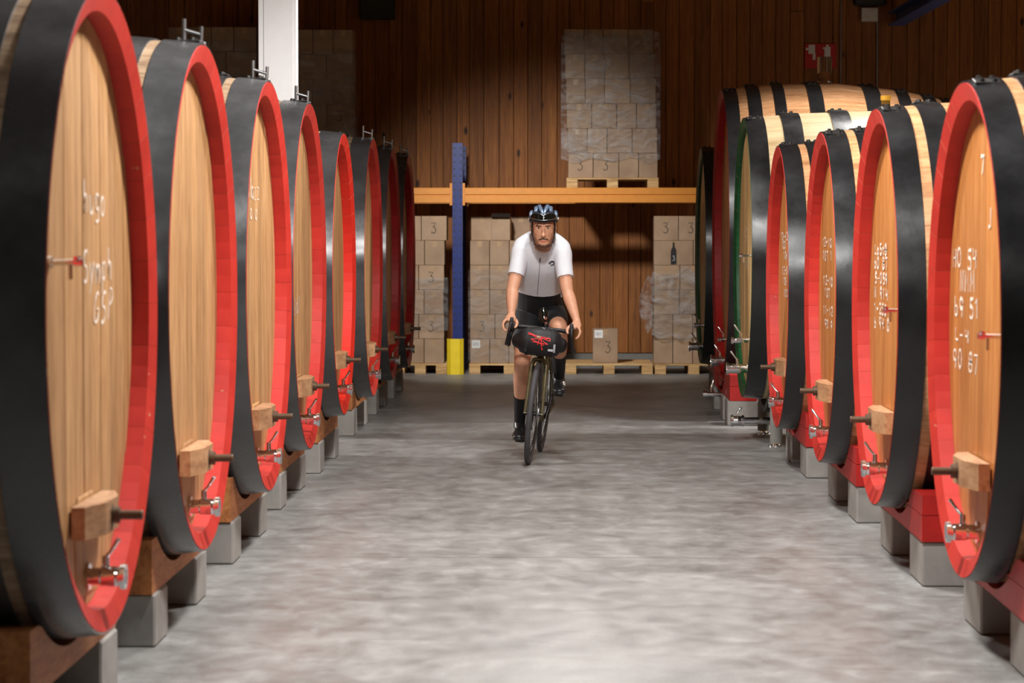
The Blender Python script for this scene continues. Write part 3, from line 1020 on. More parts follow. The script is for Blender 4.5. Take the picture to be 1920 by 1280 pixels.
BOXM = {}
def box_mesh(w, d, h):
    k = (round(w, 3), round(d, 3), round(h, 3))
    if k not in BOXM:
        BOXM[k] = MB().box((-w/2+.0015, 0, 0), (w/2-.0015, d, h-.002), bev=.004).mesh('carton', [M['card']])
        BOXM[k, 't'] = MB().box((-.025, -.0006, h-.07), (.025, .0003, h-.006)).box((-.025, -.0006, h-.0022), (.025, d, h-.0015)).mesh('tape', [M['tape']])
    return BOXM[k], BOXM[k, 't']
ORDN = ['first', 'second', 'third', 'fourth', 'fifth', 'sixth', 'seventh']
def carton(x, y, z, w, h, d, label, three=None, lab=False, bottle=False, flap=False, mark=.11):
    me, tp = box_mesh(w, d, h)
    o = inst('carton', me, None, (x, y, z))
    tag(o, label, 'carton', 'wine cartons stacked on pallets')
    inst('tape', tp, o)
    if three is not None:
        mb = MB()
        ribbon(mb, strokes('3', -.038, 0, mark, mark*.72), .0085, lambda u, v: (u+three, -.0009, h*.3+v))
        mb.build('printed_numeral', M['ink'], o)
    if lab:
        mb = MB()
        mb.box((-w/2+.02, -.0012, h-.10), (-w/2+.11, .0, h-.015))
        for q in range(9):
            mb.box((-w/2+.035+q*.007, -.0016, h-.075), (-w/2+.035+q*.007+rnd.choice([.002, .004]), -.0011, h-.04), 1)
        mb.build('paper_label', [M['label'], M['label_ink']], o)
    if bottle:
        mb = MB()
        prof = [(.0, .032), (.012, .034), (.15, .034), (.18, .028), (.2, .014), (.245, .0115), (.25, .013), (.258, .013)]
        k = len(prof)
        pts = [(-r, z_) for z_, r in prof]+[(r, z_) for z_, r in reversed(prof)]
        sc = .92
        mb.add([(p*sc, -.001, .008+q*sc) for p, q in pts], [tuple(range(2*k))])
        ribbon(mb, strokes('3', -.016, .05, .05, .04), .004, lambda u, v: (u, -.0018, v), 1)
        mb.build('printed_bottle', [M['black_print'], M['label']], o)
    if flap:
        mb = MB()
        mb.box((-w/2, -.02, h), (w/2, .16, h+.006), mat=Matrix.Rotation(radians(9), 4, 'X'))
        mb.build('open_flap', M['black_print'], o)
    return o
SY = PY-.005
def stack(rows, name, zbase, hrow, marks, labs=(), setback=(), flaps=(), bottles=(), leans=None):
    for r, (edges) in enumerate(rows):
        for c in range(len(edges)-1):
            a, b = edges[c], edges[c+1]
            if a is None or b is None:
                continue
            x0 = zx(a, 500)[0]; x1 = zx(b, 500)[0]
            m = (r, c) in marks
            look = 'brown carton marked 3' if m else 'plain brown carton'
            if (r, c) in labs:
                look = 'brown carton with white label'
            if (r, c) in bottles:
                look = 'brown carton with printed bottle'
            y = SY+(.32 if (r, c) in setback else rnd.uniform(0, .008))
            nm = '%s, %s layer up, %s across, %s' % (look, ORDN[r], ORDN[c], name)
            carton((x0+x1)/2, y, zbase+r*hrow, x1-x0-.003, hrow, .36, nm, 0.0 if m else None, (r, c) in labs, (r, c) in bottles, (r, c) in flaps)
z0 = zx(800, 681)[1]
H6R = .2675
stack([[749, 795, 833], [739, 785, 833], [749, 795, 832], [739, 785, 833], [750, 796, 834], [744, 790, 838]], 'stack beside the darkest red cask', z0, H6R,
      {(1, 1), (3, 1), (5, 1)})
stack([[881, 918, 954, 991, 1027], [881, 928, 975, 1022], [881, 918, 954, 991, 1027], [881, 918, 955, 992, 1027], [881, 918, 955, 992, 1027], [881, 921, 957, 994, 1027]], 'stack behind the rider', z0, H6R,
      {(1, 0)}, {(0, 0)}, {(5, 0), (5, 2), (5, 3)}, {(5, 1)})
stack([[1226, 1262, 1299, 1336, 1372], [1226, 1262, 1299, 1336, 1372], [1226, 1274, 1322, 1372], [1226, 1275, 1323, 1372], [1226, 1300, 1372], [1226, 1272, 1320, 1368]], 'stack beside the far green-rimmed cask', z0, H6R,
      {(5, 0), (5, 1)}, {(0, 2)}, (), (), {(4, 0)})
zu = zx(1150, 333)[1]
stack([[1065, 1112, 1160, 1197, 1233], [1064, 1101, 1138, 1185, 1232], [1062, 1109, 1156, 1193, 1230], [1061, 1097, 1133, 1181, 1229], [1059, 1096, 1133, 1179, 1226], [1057, 1094, 1130, 1177, 1223]],
      'film-wrapped stack on beam above the rider', zu, H6R, {(0, 0), (0, 1)})
stack([[510, 557, 604, 651 if 0 else 660], [513, 550, 587, 624, 661], [513, 563, 613, 662], [513, 550, 587, 624, 661], [513, 563, 613, 663], [513, 550, 588, 626, 663]],
      'upper stack beside the white column', zu, H6R, {(1, 3), (2, 2)})
stack([[318, 365, 412, 482], [318, 358, 398, 440, 482], [318, 372, 426, 482], [318, 358, 398, 440, 482], [318, 372, 426, 482], [318, 358, 398, 440, 482]],
      'upper stack behind the tall casks', zu+.03, H6R, set())
HP = z0
for (a, b, lb) in ((738, 838, 'pallet under the carton stack beside the darkest red cask'), (880, 1030, 'pallet under the carton stack behind the rider'),
                   (1060, 1224, 'pale pallet carrying a single carton marked 3'), (1228, 1374, 'pallet under the carton stack beside far green-rimmed cask')):
    pallet(zx(a, 600)[0], zx(b, 600)[0], 0, HP-.001, lb)
for (a, b, lb, dz) in ((1062, 1234, 'pallet on orange beam under the film-wrapped stack above the rider', 0), (509, 664, 'pallet under the upper carton stack beside the white column', 0), (316, 484, 'pallet under the upper carton stack behind the tall casks', .03)):
    pallet(zx(a, 600)[0], zx(b, 600)[0], zb1+.001, zu+dz-zb1-.002, lb, PY-.03, 1.1)
xc, _ = zx(1135, 650, PY+.12)
carton(xc, PY+.12, HP, .275, .375, .3, 'tall brown carton marked 3 with white label, alone on pale pallet', .03, True, mark=.12)

# stretch film around the stacks
def film_sheet(px0, px1, py0, py1, label, seed, amp=.018, mat='film', y=SY-.022, wrapl=True, wrapr=True, ragged=.0, nx=50, nz=50):
    x0, z1 = zx(px0, py0); x1, z0_ = zx(px1, py1)
    vs, fs = [], []
    cols = []
    if wrapl:
        cols += [(x0-.018, .36), (x0-.018, .18)]
    cols += [(x0-.018+(x1-x0+.036)*i/nx, 0) for i in range(nx+1)]
    if wrapr:
        cols += [(x1+.018, .18), (x1+.018, .36)]
    for j in range(nz+1):
        v = j/nz
        for (cx, dy) in cols:
            z = z0_+(z1-z0_)*v
            p = Vector((cx*3.2, seed*7.3, z*7.5))
            n1 = noise.noise(p)+.6*noise.noise(p*2.7)+.35*noise.noise(p*6.1)-1.1
            cx += 0
            e = ragged*noise.noise(Vector((cx*5, seed, 3 if v > .5 else 9)))*(1 if v in (0, 1) else 0)
            vs.append((cx, y+dy+amp*(n1*.5), z+e))
    m = len(cols)
    for j in range(nz):
        for i in range(m-1):
            fs.append((j*m+i, j*m+i+1, (j+1)*m+i+1, (j+1)*m+i))
    mb = MB()
    mb.add(vs, fs, 0, True)
    o = mb.build('stretch_film', M[mat])
    tag(o, label, 'plastic film', 'stretch film around the carton stacks')
    return o
film_sheet(1055, 1235, 62, 300, 'clear crumpled stretch film around the carton stack above the rider', 1, .03, ragged=.05)
film_sheet(509, 665, 95, 290, 'clear stretch film around the upper cartons beside the white column', 2, .03, ragged=.05)
film_sheet(318, 482, 75, 290, 'clear stretch film around upper cartons behind the tall casks', 3, .035)
film_sheet(881, 1026, 505, 678, 'thin stretch film around the carton stack behind the rider', 4, .02, 'film_thin', ragged=.05)
film_sheet(738, 837, 520, 620, 'thin stretch film around cartons beside the darkest red cask', 5, .02, 'film_thin', ragged=.05)
fo = film_sheet(1226, 1372, 512, 632, 'loose crumpled stretch film around cartons beside far green-rimmed cask', 6, .05, y=SY-.035, ragged=.12)
fl = MB()
vs, fs = [], []
for j in range(13):
    v = j/12
    for i in range(9):
        u = i/8
        x1_, z1_ = zx(1224-26*u*(.25+.75*sin(pi*min(1, v*.9+.05))), 520+90*v+20*u*(v-.2))
        n1 = noise.noise(Vector((u*4, v*6, 2.2)))
        vs.append((x1_, SY-.03+.05*n1+.03*u, z1_))
for j in range(12):
    for i in range(8):
        fs.append((j*9+i, j*9+i+1, (j+1)*9+i+1, (j+1)*9+i))
fl.add(vs, fs, 0, True)
fl.build('loose_flap', M['film'], fo)

# ------------------------------------------------------------------ small things on the back wall
def wz(px, py, Y=WALL_Y-.02):
    p = W(px, py, Y)
    return p.x, p.z
sg_ = thing('fire_sign', 'red fire safety sign with white symbols on the plank wall', 'sign')
xa, za = wz(1509, 82); xb, zb_ = wz(1568, 128)
MB().box((xa, WALL_Y-.02, zb_), (xb, WALL_Y-.0005, za), bev=.003).build('sign_plate', M['sign_red'], sg_)
sy = MB()
def sq(px, py, qx, qy):
    a, b = wz(px, py); c, d = wz(qx, qy)
    sy.box((a, WALL_Y-.0225, d), (c, WALL_Y-.0195, b))
sq(1516, 84, 1528, 101); sq(1511, 90, 1517, 94); sq(1524, 100, 1529, 112)
sq(1546, 88, 1557, 122); sq(1549, 84, 1554, 88); sq(1543, 89, 1547, 92)
sy.build('symbol', M['sign_white'], sg_)
for px, y0_, y1_, lb in ((1577, 40, 640, 'thin grey conduit pipe on wall beside the red sign'), (1645, 40, 640, 'thin grey conduit pipe on wall below the white junction box')):
    xx, zt_ = wz(px, y0_ if px > 1600 else -20)
    o = MB().tube([(xx, WALL_Y-.02, .16), (xx, WALL_Y-.02, zt_)], .0125, 10).build('conduit_pipe', M['steel'])
    tag(o, lb, 'pipe')
xa, za = wz(1614, 15); xb, zb_ = wz(1645, 41)
jb = thing('junction_box', 'small off-white junction box high on the plank wall', 'box')
MB().box((xa, WALL_Y-.09, zb_), (xb, WALL_Y-.001, za), bev=.006).build('housing', M['box_white'], jb)
MB().box((xa+.01, WALL_Y-.096, zb_+.01), (xb-.01, WALL_Y-.0905, za-.01), bev=.002).build('lid', M['box_white'], jb)
xa, za = wz(1600, -14); xb, zb_ = wz(1660, 11)
o = MB().box((xa, WALL_Y-.14, zb_), (xb, WALL_Y-.001, za), bev=.02).build('cable_tray', M['iron'])
tag(o, 'dark cable tray end above the off-white junction box', 'cable tray')
xa, za = wz(676, -14); xb, zb_ = wz(741, 37)
ub = thing('wall_cabinet', 'dark green metal box high on wall above the rack upright', 'box')
MB().box((xa, WALL_Y-.2, zb_), (xb, WALL_Y-.001, za), bev=.01).build('housing', M['box_green'], ub)
MB().box((xa+.02, WALL_Y-.206, zb_+.02), (xb-.02, WALL_Y-.2005, za-.02), bev=.002).build('lid', M['box_green'], ub)
p0 = W(1680, 36, WALL_Y-.1); p1 = W(1800, -32, WALL_Y-3.2)
bm_ = MB()
d = (p1-p0).normalized()
sd = d.cross(Vector((0, 0, 1))).normalized()
upv = sd.cross(d)
def pt(a, b, c): return p0+d*a+sd*b+upv*c
Lb = (p1-p0).length
for (b0, b1, c0, c1) in ((-.09, .09, .06, .075), (-.09, .09, -.075, -.06), (-.006, .006, -.06, .06)):
    vs = [pt(a, b, c) for a in (0, Lb) for b, c in ((b0, c0), (b1, c0), (b1, c1), (b0, c1))]
    bm_.add(vs, [(0, 1, 2, 3), (4, 5, 6, 7), (0, 1, 5, 4), (1, 2, 6, 5), (2, 3, 7, 6), (3, 0, 4, 7)])
o = bm_.build('steel_beam', M['blue_beam'])
tag(o, 'blue painted steel beam running up from the plank wall', 'beam')

#RIDER
# ------------------------------------------------------------------ bicycle
BIKE_M = Matrix.Translation((-.2145, 18.31, 0)) @ Matrix.Rotation(radians(-3.9), 4, 'Z') @ Matrix.Rotation(radians(6), 4, 'Y')
bike = thing('bicycle', 'olive gravel bicycle with drop handlebar, ridden between the cask rows', 'bicycle')
bike.matrix_world = BIKE_M
def bw(x, y, z): return BIKE_M @ Vector((x, y, z))
FH, RH, BB = (0, -.51, .341), (0, .51, .341), (0, .09, .272)
def wheel(name, c):
    mb = MB()
    n = 56
    mb.tube([(0, c[1]+.324*cos(2*pi*k/n), c[2]+.324*sin(2*pi*k/n)) for k in range(n)], .0185, 12, closed=True)
    tyre = mb.build(name, M['rubber'], bike)
    mb = MB()
    for (r0, r1, w0, w1) in ((.309, .280, .011, .009),):
        pr = [(r0, -w0), (r0, w0), (r1, w1), (r1-.004, 0), (r1, -w1)]
        vs = [(w, c[1]+r*cos(2*pi*k/n), c[2]+r*sin(2*pi*k/n)) for k in range(n) for r, w in pr]
        m = len(pr)
        mb.add(vs, [(k*m+i, k*m+(i+1) % m, ((k+1) % n)*m+(i+1) % m, ((k+1) % n)*m+i) for k in range(n) for i in range(m)], 0, True)
    mb.build('rim', M['carbon'], tyre)
    for k in range(24):
        a = 2*pi*k/24
        b = a+radians(55 if k % 4 < 2 else -55)
        sx = .026 if k % 2 else -.026
        MB().tube([(sx, c[1]+.022*cos(b), c[2]+.022*sin(b)), (0, c[1]+.281*cos(a), c[2]+.281*sin(a))], .0011, 5).build('spoke', M['alloy'], tyre)
    MB().lathe([(0, 0), (0, .014), (.018, .014), (.02, .026), (.024, .026), (.028, .014), (.066, .014), (.07, .026), (.074, .026), (.078, .014), (.1, .014), (.1, 0)], (-.05, c[1], c[2]), (1, c[1], c[2]), 16).build('hub', M['carbon'], tyre)
    mb = MB()
    vs = []
    m = 36
    for xx in (.036, .038):
        for r in (.05, .08):
            vs += [(xx, c[1]+r*cos(2*pi*k/m), c[2]+r*sin(2*pi*k/m)) for k in range(m)]
    fs = []
    for k in range(m):
        j = (k+1) % m
        fs += [(k, j, m+j, m+k), (2*m+k, 2*m+j, 3*m+j, 3*m+k), (k, j, 2*m+j, 2*m+k), (m+k, m+j, 3*m+j, 3*m+k)]
    mb.add(vs, fs)
    for k in range(5):
        a = 2*pi*k/5
        mb.tube([(.037, c[1]+.02*cos(a+.3), c[2]+.02*sin(a+.3)), (.037, c[1]+.052*cos(a), c[2]+.052*sin(a))], .003, 5)
    mb.build('brake_disc', M['alloy'], tyre)
wheel('front_wheel', FH)
wheel('rear_wheel', RH)
fr = MB()
HT0, HT1, ST = (0, -.425, .715), (0, -.378, .865), (0, .235, .80)
fr.tube([HT0, HT1], [.026, .022], 14)
fr.tube([(0, -.415, .745), BB], [.027, .03], 14)
fr.tube([(0, -.385, .845), (0, .215, .745)], [.02, .017], 14)
fr.tube([BB, (0, .225, .77)], [.021, .016], 14)
for sx in (-1, 1):
    fr.tube([(sx*.028, BB[1]+.03, BB[2]), (sx*.05, .3, .3), (sx*.062, RH[1], RH[2])], [.014, .011, .011], 10)
    fr.tube([(sx*.014, .21, .70), (sx*.05, .38, .48), (sx*.062, RH[1], RH[2])], [.009, .009, .008], 10)
fr.tube([(-.035, BB[1], BB[2]), (.035, BB[1], BB[2])], .025, 14)
fr.build('frame', M['olive'], bike)
fk = MB()
for sx in (-1, 1):
    fk.tube([(sx*.012, -.43, .705), (sx*.038, -.438, .695), (sx*.05, -.446, .66), (sx*.054, -.475, .5), (sx*.057, -.506, .345)], [.017, .017, .0165, .013, .010], 12)
fk.tube([(-.03, -.43, .705), (.03, -.43, .705)], .02, 12)
fk.tube([(-.066, FH[1], FH[2]), (.066, FH[1], FH[2])], .008, 10)
fko = fk.build('fork', M['olive'], bike)
MB().box((.028, -.50, .37), (.052, -.455, .43), bev=.006).build('brake_caliper', M['carbon'], fko)
sp_ = MB()
sp_.tube([HT1, (0, -.372, .885)], .019, 12)
sp_.tube([(0, -.372, .878), (0, -.462, .908)], [.02, .018], 12)
sp_.build('stem', M['carbon'], bike)
hb = MB()
for sx in (-1, 1):
    hb.tube([(0, -.466, .91), (sx*.12, -.466, .912), (sx*.17, -.47, .908), (sx*.19, -.49, .903), (sx*.197, -.53, .89), (sx*.205, -.545, .85), (sx*.212, -.53, .805), (sx*.217, -.48, .785), (sx*.22, -.42, .783)],
            [.0158, .0135, .015, .016, .016, .016, .0155, .0155, .0155], 12)
hb.build('handlebar', M['tape_black'], bike)
for sx in (-1, 1):
    hd_ = MB()
    hd_.loft([(sx*.193, -.50, .905), (sx*.198, -.545, .905), (sx*.201, -.585, .915), (sx*.202, -.605, .94), (sx*.2, -.612, .962)], [(.017, .02), (.0165, .022), (.016, .022), (.015, .018), (.013, .013)], (1, 0, 0), 14)
    ho = hd_.build('brake_hood', M['rubber'], bike)
    lv = MB()
    lv.tube([(sx*.203, -.612, .935), (sx*.208, -.628, .89), (sx*.214, -.622, .84), (sx*.222, -.605, .80), (sx*.226, -.60, .785)], [.009, .010, .010, .009, .006], 10)
    lv.build('brake_lever', M['carbon'], ho)
sd = MB()
sd.loft([(0, .14, .968), (0, .2, .972), (0, .27, .974), (0, .33, .982), (0, .37, .985)], [(.02, .015), (.028, .02), (.05, .024), (.068, .024), (.066, .018)], (1, 0, 0), 18)
sd.build('saddle', M['carbon'], bike)
MB().tube([(0, .225, .76), (0, .262, .955)], .0136, 12).build('seat_post', M['carbon'], bike)
CR = .1725
ca = radians(80)   # crank angle: image-left pedal low
cdir = Vector((0, -cos(ca), -sin(ca)))
ck = MB()
n = 44
mx = -.045
ck.lathe([(0, .02), (0, .088), (.004, .088), (.004, .06), (.004, .02)], (-.05, BB[1], BB[2]), (1, BB[1], BB[2]), 44)
cko = ck.build('chainring', M['carbon'], bike)
for sg, nm in ((-1, 1), (1, -1)):
    e = Vector(BB)+cdir*CR*nm
    c = MB()
    c.tube([(sg*.045, BB[1], BB[2]), (sg*.062, BB[1]+(e.y-BB[1])*.5, BB[2]+(e.z-BB[2])*.5), (sg*.07, e.y, e.z)], [.017, .012, .013], 10)
    co = c.build('crank_arm', M['carbon'], bike)
    c = MB()
    c.box((sg*.085-.0 if sg > 0 else sg*.145, e.y-.04, e.z-.009), (sg*.145 if sg > 0 else sg*.085, e.y+.04, e.z+.009), bev=.004)
    c.tube([(sg*.07, e.y, e.z), (sg*.12, e.y, e.z)], .006, 8)
    c.build('pedal', M['carbon'], co)
ch = MB()
ch.tube([(mx, BB[1], BB[2]+.088), (mx, RH[1], RH[2]+.04), (mx, RH[1]+.04, RH[2]), (mx, RH[1], RH[2]-.04), (mx, RH[1]-.01, RH[2]-.11), (mx, BB[1], BB[2]-.088), (mx, BB[1]-.088, BB[2])], .004, 6, closed=True)
ch.build('chain', M['steel'], bike)
gm = MB()
gm.lathe([(0, .02), (0, .05), (.03, .035), (.03, .02)], (-.05, RH[1], RH[2]), (1, RH[1], RH[2]), 24)
gm.build('cassette', M['alloy'], bike)
cmp_ = MB()
cmp_.tube([(0, -.468, .925), (0, -.478, .96)], .011, 8)
cmp_.box((-.03, -.49, .955), (.03, -.45, .965), bev=.004)
cpo = cmp_.build('computer_mount', M['carbon'], bike)
hl = MB()
hl.loft([(.004, -.50, .955), (.001, -.497, .985), (-.006, -.49, 1.02), (-.012, -.485, 1.045)], [(.022, .014), (.03, .012), (.03, .010), (.02, .008)], (1, 0, 0), 16)
hl.build('phone_holder', M['lens'], cpo)
hl = MB()
hl.tube([(.016, -.507, .985), (.016, -.523, .985)], .0105, 12)
hl.tube([(.022, -.505, .953), (.022, -.522, .953)], .008, 12)
hl.build('front_light', M['chrome'], cpo)

# handlebar bag strapped under the bar
bag = thing('handlebar_bag', 'black roll bag with red elastic cord strapped under the handlebar', 'bag')
bag.matrix_world = BIKE_M
bc = Vector((-.002, -.585, .832))
bgm = MB()
xs = [-.138, -.125, -.09, -.04, 0, .04, .09, .126, .14]
rs = [(.055, .05), (.074, .066), (.088, .08), (.095, .086), (.097, .088), (.096, .087), (.09, .082), (.078, .068), (.055, .046)]
bgm.loft([bc+Vector((x_, .004*sin(x_*30), .005*cos(x_*22)-.006)) for x_ in xs], [(a, b) for a, b in rs], (0, 0, 1), 28)
bgo = bgm.build('roll', M['bag'], bag)
me = bgo.data
for v in me.vertices:
    nz = noise.noise(Vector(v.co)*22)*.006+noise.noise(Vector(v.co)*55)*.0025
    v.co += Vector((v.co-bc)*0)+v.normal*nz
me.update()
bvh = BVHTree.FromPolygons([v.co for v in me.vertices], [p.vertices for p in me.polygons])
def onbag(x_, z_, off=.004):
    hit = bvh.ray_cast(Vector((x_, -1.5, z_)), Vector((0, 1, 0)))
    return hit[0]+Vector((0, -off, 0)) if hit[0] else Vector((x_, bc.y-.085, z_))
cd = MB()
def cord(p, q, r=.0024, m=9):
    pts = [onbag(p[0]+(q[0]-p[0])*i/m, p[1]+(q[1]-p[1])*i/m) for i in range(m+1)]
    cd.tube(pts, r, 6)
zc_ = bc.z
cord((-.075, zc_+.052), (.072, zc_+.01))
cord((-.075, zc_+.052), (.06, zc_-.012))
cord((-.055, zc_+.012), (.072, zc_+.028))
cord((-.055, zc_+.012), (.035, zc_-.022))
cord((-.045, zc_-.004), (.06, zc_-.012))
cord((-.075, zc_+.042), (.072, zc_+.028))
cord((-.075, zc_+.042), (-.075, zc_+.052))
cord((.072, zc_+.028), (.072, zc_+.01))
cord((.002, zc_+.03), (-.008, zc_-.02), .0032)
cord((.008, zc_+.03), (.022, zc_-.045), .0032)
cord((.022, zc_-.045), (.026, zc_-.052), .0045)
cd.build('elastic_cord', M['cord'], bag)
c2 = MB()
p_ = onbag(-.004, zc_+.03, .008)
c2.box(p_-Vector((.016, .005, .009)), p_+Vector((.012, .004, .007)), bev=.003)
c2.build('cord_toggle', M['tape'], bag)
st_ = MB()
def strapx(x_, w, a0=-165, a1=165, off=.004, mb=None):
    pts = []
    for k in range(25):
        a = radians(a0+(a1-a0)*k/24)
        d_ = Vector((0, -cos(a), sin(a)))
        h = bvh.ray_cast(Vector((x_, bc.y, bc.z))+d_*.4, -d_)
        pts.append((h[0] if h[0] else Vector((x_, bc.y, bc.z))+d_*.08)+d_*off)
    vs = [p+Vector((-w/2, 0, 0)) for p in pts]+[p+Vector((w/2, 0, 0)) for p in pts]
    mb.add(vs, [(k, k+1, 26+k, 25+k) for k in range(24)], 0, True)
for x_ in (-.08, .08):
    st_ = MB()
    strapx(x_, .02, mb=st_)
    st_.build('strap', M['strap'], bag)
st_ = MB()
strapx(.104, .014, -45, -5, .007, st_)
st_.build('side_strap', M['grey_web'], bag)
bk = MB()
p_ = onbag(.08, zc_-.05, .008)
bk.box(p_-Vector((.018, .006, .008)), p_+Vector((.018, .004, .008)), bev=.003)
p_ = onbag(-.085, zc_-.06, .008)
bk2 = MB()
bk2.box(p_-Vector((.008, .008, .018)), p_+Vector((.008, .006, .012)), bev=.003)
bk.build('buckle', M['grey_web'], bag)
bk2.build('buckle', M['strap'], bag)

# ------------------------------------------------------------------ cyclist
PARTS = []   # (label, points, mean radii)
body = MB()
def bl(label, pts, rad, ref=(1, 0, 0), n=20):
    pts = [Vector(p) for p in pts]
    rr0 = [(q if isinstance(q, (tuple, list)) else (q, q)) for q in rad]
    def cr(seq, i, t):
        g_ = lambda k: Vector(seq[max(0, min(len(seq)-1, k))])
        a_, b_, c_, d_ = g_(i-1), g_(i), g_(i+1), g_(i+2)
        return b_+(c_-a_)*(.5*t)+(a_-b_*2.5+c_*2-d_*.5)*(t*t)+((b_-c_)*1.5+(d_-a_)*.5)*(t*t*t)
    P_, R_ = [], []
    for i in range(len(pts)-1):
        for q in range(4):
            P_.append(cr(pts, i, q/4)); R_.append(tuple(cr(rr0, i, q/4)))
    P_.append(pts[-1]); R_.append(rr0[-1])
    body.loft(P_, R_, ref, n)
    rr = [(q if isinstance(q, (tuple, list)) else (q, q)) for q in rad]
    PARTS.append((label, pts, [(a+b)/2 for a, b in rr]))
bl('torso', [W(1014, 600, 18.53), W(1014, 580, 18.50), W(1011, 548, 18.38), W(1009, 518, 18.28), W(1010, 490, 18.18), W(1013, 473, 18.12), W(1016, 462, 18.09)],
   [(.13, .10), (.158, .118), (.138, .105), (.148, .112), (.165, .115), (.155, .09), (.085, .062)])
bl('neck', [W(1016, 470, 18.08), W(1018, 455, 18.03), W(1019, 440, 18.0)], [(.066, .06), (.058, .056), (.058, .058)])
for sx, px, py in ((-1, 979, 463), (1, 1053, 466)):
    bl('torso', [W(1017, 447, 18.12), W((1017+px)/2, (444+py-4)/2, 18.14), W(px, py, 18.13)], [(.05, .055), (.05, .058), (.05, .056)], (0, 1, 0), 16)
HL_, HR_ = bw(-.215, -.505, .945), bw(.215, -.505, .945)
wl, wr = bw(-.222, -.43, .978), bw(.222, -.43, .978)
def limb(a, b, t): return a+(b-a)*t
ARM = {}
for sg, sh, el, wr_ in ((-1, W(978, 471, 18.11), W(961, 543, 17.99), wl), (1, W(1053, 473, 18.11), W(1064, 548, 17.99), wr)):
    bl('upper_arm', [limb(sh, Vector((W(1013, 474, 18.12))), .25), sh, limb(sh, el, .3), limb(sh, el, .65), el], [.062, .060, .052, .047, .041])
    bl('forearm', [el, limb(el, wr_, .25), limb(el, wr_, .6), limb(el, wr_, .88), wr_], [.04, .0425, .035, .027, .0265])
    ARM[sg] = (sh, el, wr_)
# hands in bicycle coordinates
for sg in (-1, 1):
    bl('hand', [bw(sg*.221, -.432, .976), bw(sg*.221, -.465, .966), bw(sg*.22, -.50, .953), bw(sg*.221, -.535, .945)], [(.027, .022), (.034, .02), (.039, .018), (.036, .0155)], (1, 0, 0), 14)
    for k, (y0, ln) in enumerate(((-.566, .9), (-.545, 1.0), (-.523, .95), (-.502, .8))):
        fwd = -.018+.008*k
        bl('hand', [bw(sg*.224, y0+.035, .946), bw(sg*.246, y0+.004, .945-.003*k), bw(sg*.258, y0+fwd*.5, .918-.003*k), bw(sg*.250, y0+fwd, .893-.006*ln), bw(sg*.236, y0+fwd, .880-.006*ln)], [.0105, .0105, .0098, .0088, .0072], (0, 1, 0), 10)
    bl('hand', [bw(sg*.208, -.455, .958), bw(sg*.183, -.485, .945), bw(sg*.170, -.522, .931), bw(sg*.172, -.553, .912), bw(sg*.177, -.565, .903)], [.016, .0145, .0115, .0105, .008], (0, 0, 1), 10)
# legs
e_dn = Vector(BB)+cdir*CR
e_up = Vector(BB)-cdir*CR
pl_ = bw(-.118, e_dn.y, e_dn.z)
pr_ = bw(.118, e_up.y, e_up.z)
kneeL, kneeR = W(979, 676, 18.17), W(1049, 616, 18.07)
hipL, hipR = W(993, 590, 18.5), W(1036, 590, 18.5)
ankL = pl_+Vector((.0, .12, .105))
ankR = pr_+Vector((.0, .12, .105))
LEG = {}
for sg, hp, kn, an, pd in ((-1, hipL, kneeL, ankL, pl_), (1, hipR, kneeR, ankR, pr_)):
    mid = limb(kn, an, .3)+Vector((0, .018, 0))
    bl('thigh', [hp, limb(hp, kn, .35), limb(hp, kn, .75), kn], [.095, .086, .066, .056])
    bl('shin', [kn, limb(kn, an, .12)+Vector((0, .008, 0)), mid, limb(kn, an, .62)+Vector((0, .008, 0)), an], [.054, .054, .0565, .043, .033])
    bl('foot', [an, an+Vector((0, -.02, -.05)), pd+Vector((0, .02, .04)), pd+Vector((0, -.05, .03))], [.034, (.034, .04), (.036, .026), (.034, .018)])
    LEG[sg] = (hp, kn, an, pd)
# head
HC = W(1019, 430, 17.965)
def hp_(x, y, z): return HC+Vector((x, y, z))
hz = [(-.121, .022, .024, -.062), (-.113, .036, .038, -.052), (-.098, .048, .055, -.040), (-.078, .057, .072, -.024), (-.05, .0645, .082, -.013), (-.02, .070, .089, -.005), (.01, .073, .0935, 0), (.04, .0745, .096, .004), (.075, .071, .092, .009), (.105, .054, .07, .012), (.122, .028, .036, .012)]
hpts = [hp_(0, yc, z) for z, a, b, yc in hz]
n = 36
rings = []
for z, a, b, yc in hz:
    ring = []
    for k in range(n):
        t = 2*pi*k/n
        ex = 2/2.25
        cx_, sy_ = cos(t), sin(t)
        ring.append(hp_(a*math.copysign(abs(cx_)**ex, cx_), yc+b*math.copysign(abs(sy_)**ex, sy_), z))
    rings.append(ring)
m = len(rings)
body.add([p for r in rings for p in r], [(i*n+k, i*n+(k+1) % n, (i+1)*n+(k+1) % n, (i+1)*n+k) for i in range(m-1) for k in range(n)]+[tuple(reversed(range(n))), tuple((m-1)*n+k for k in range(n))])
PARTS.append(('head', [hp_(0, -.03, -.10), hp_(0, 0, -.02), hp_(0, .01, .06)], [.05, .08, .09]))
def hl_(pts, rad, ref=(1, 0, 0), n=12): body.loft([hp_(*p) for p in pts], rad, ref, n)
hl_([(0, -.088, .012), (0, -.098, -.008), (0, -.110, -.030), (0, -.117, -.042)], [.009, .0095, .012, .0125])          # nose
hl_([(-.012, -.098, -.046), (0, -.107, -.047), (.012, -.098, -.046)], [.0075, .0085, .0075], (0, 0, 1))
hl_([(-.05, -.066, .026), (-.028, -.087, .030), (0, -.092, .027), (.028, -.087, .030), (.05, -.066, .026)], [.009, .0095, .008, .0095, .009], (0, 0, 1))  # brow
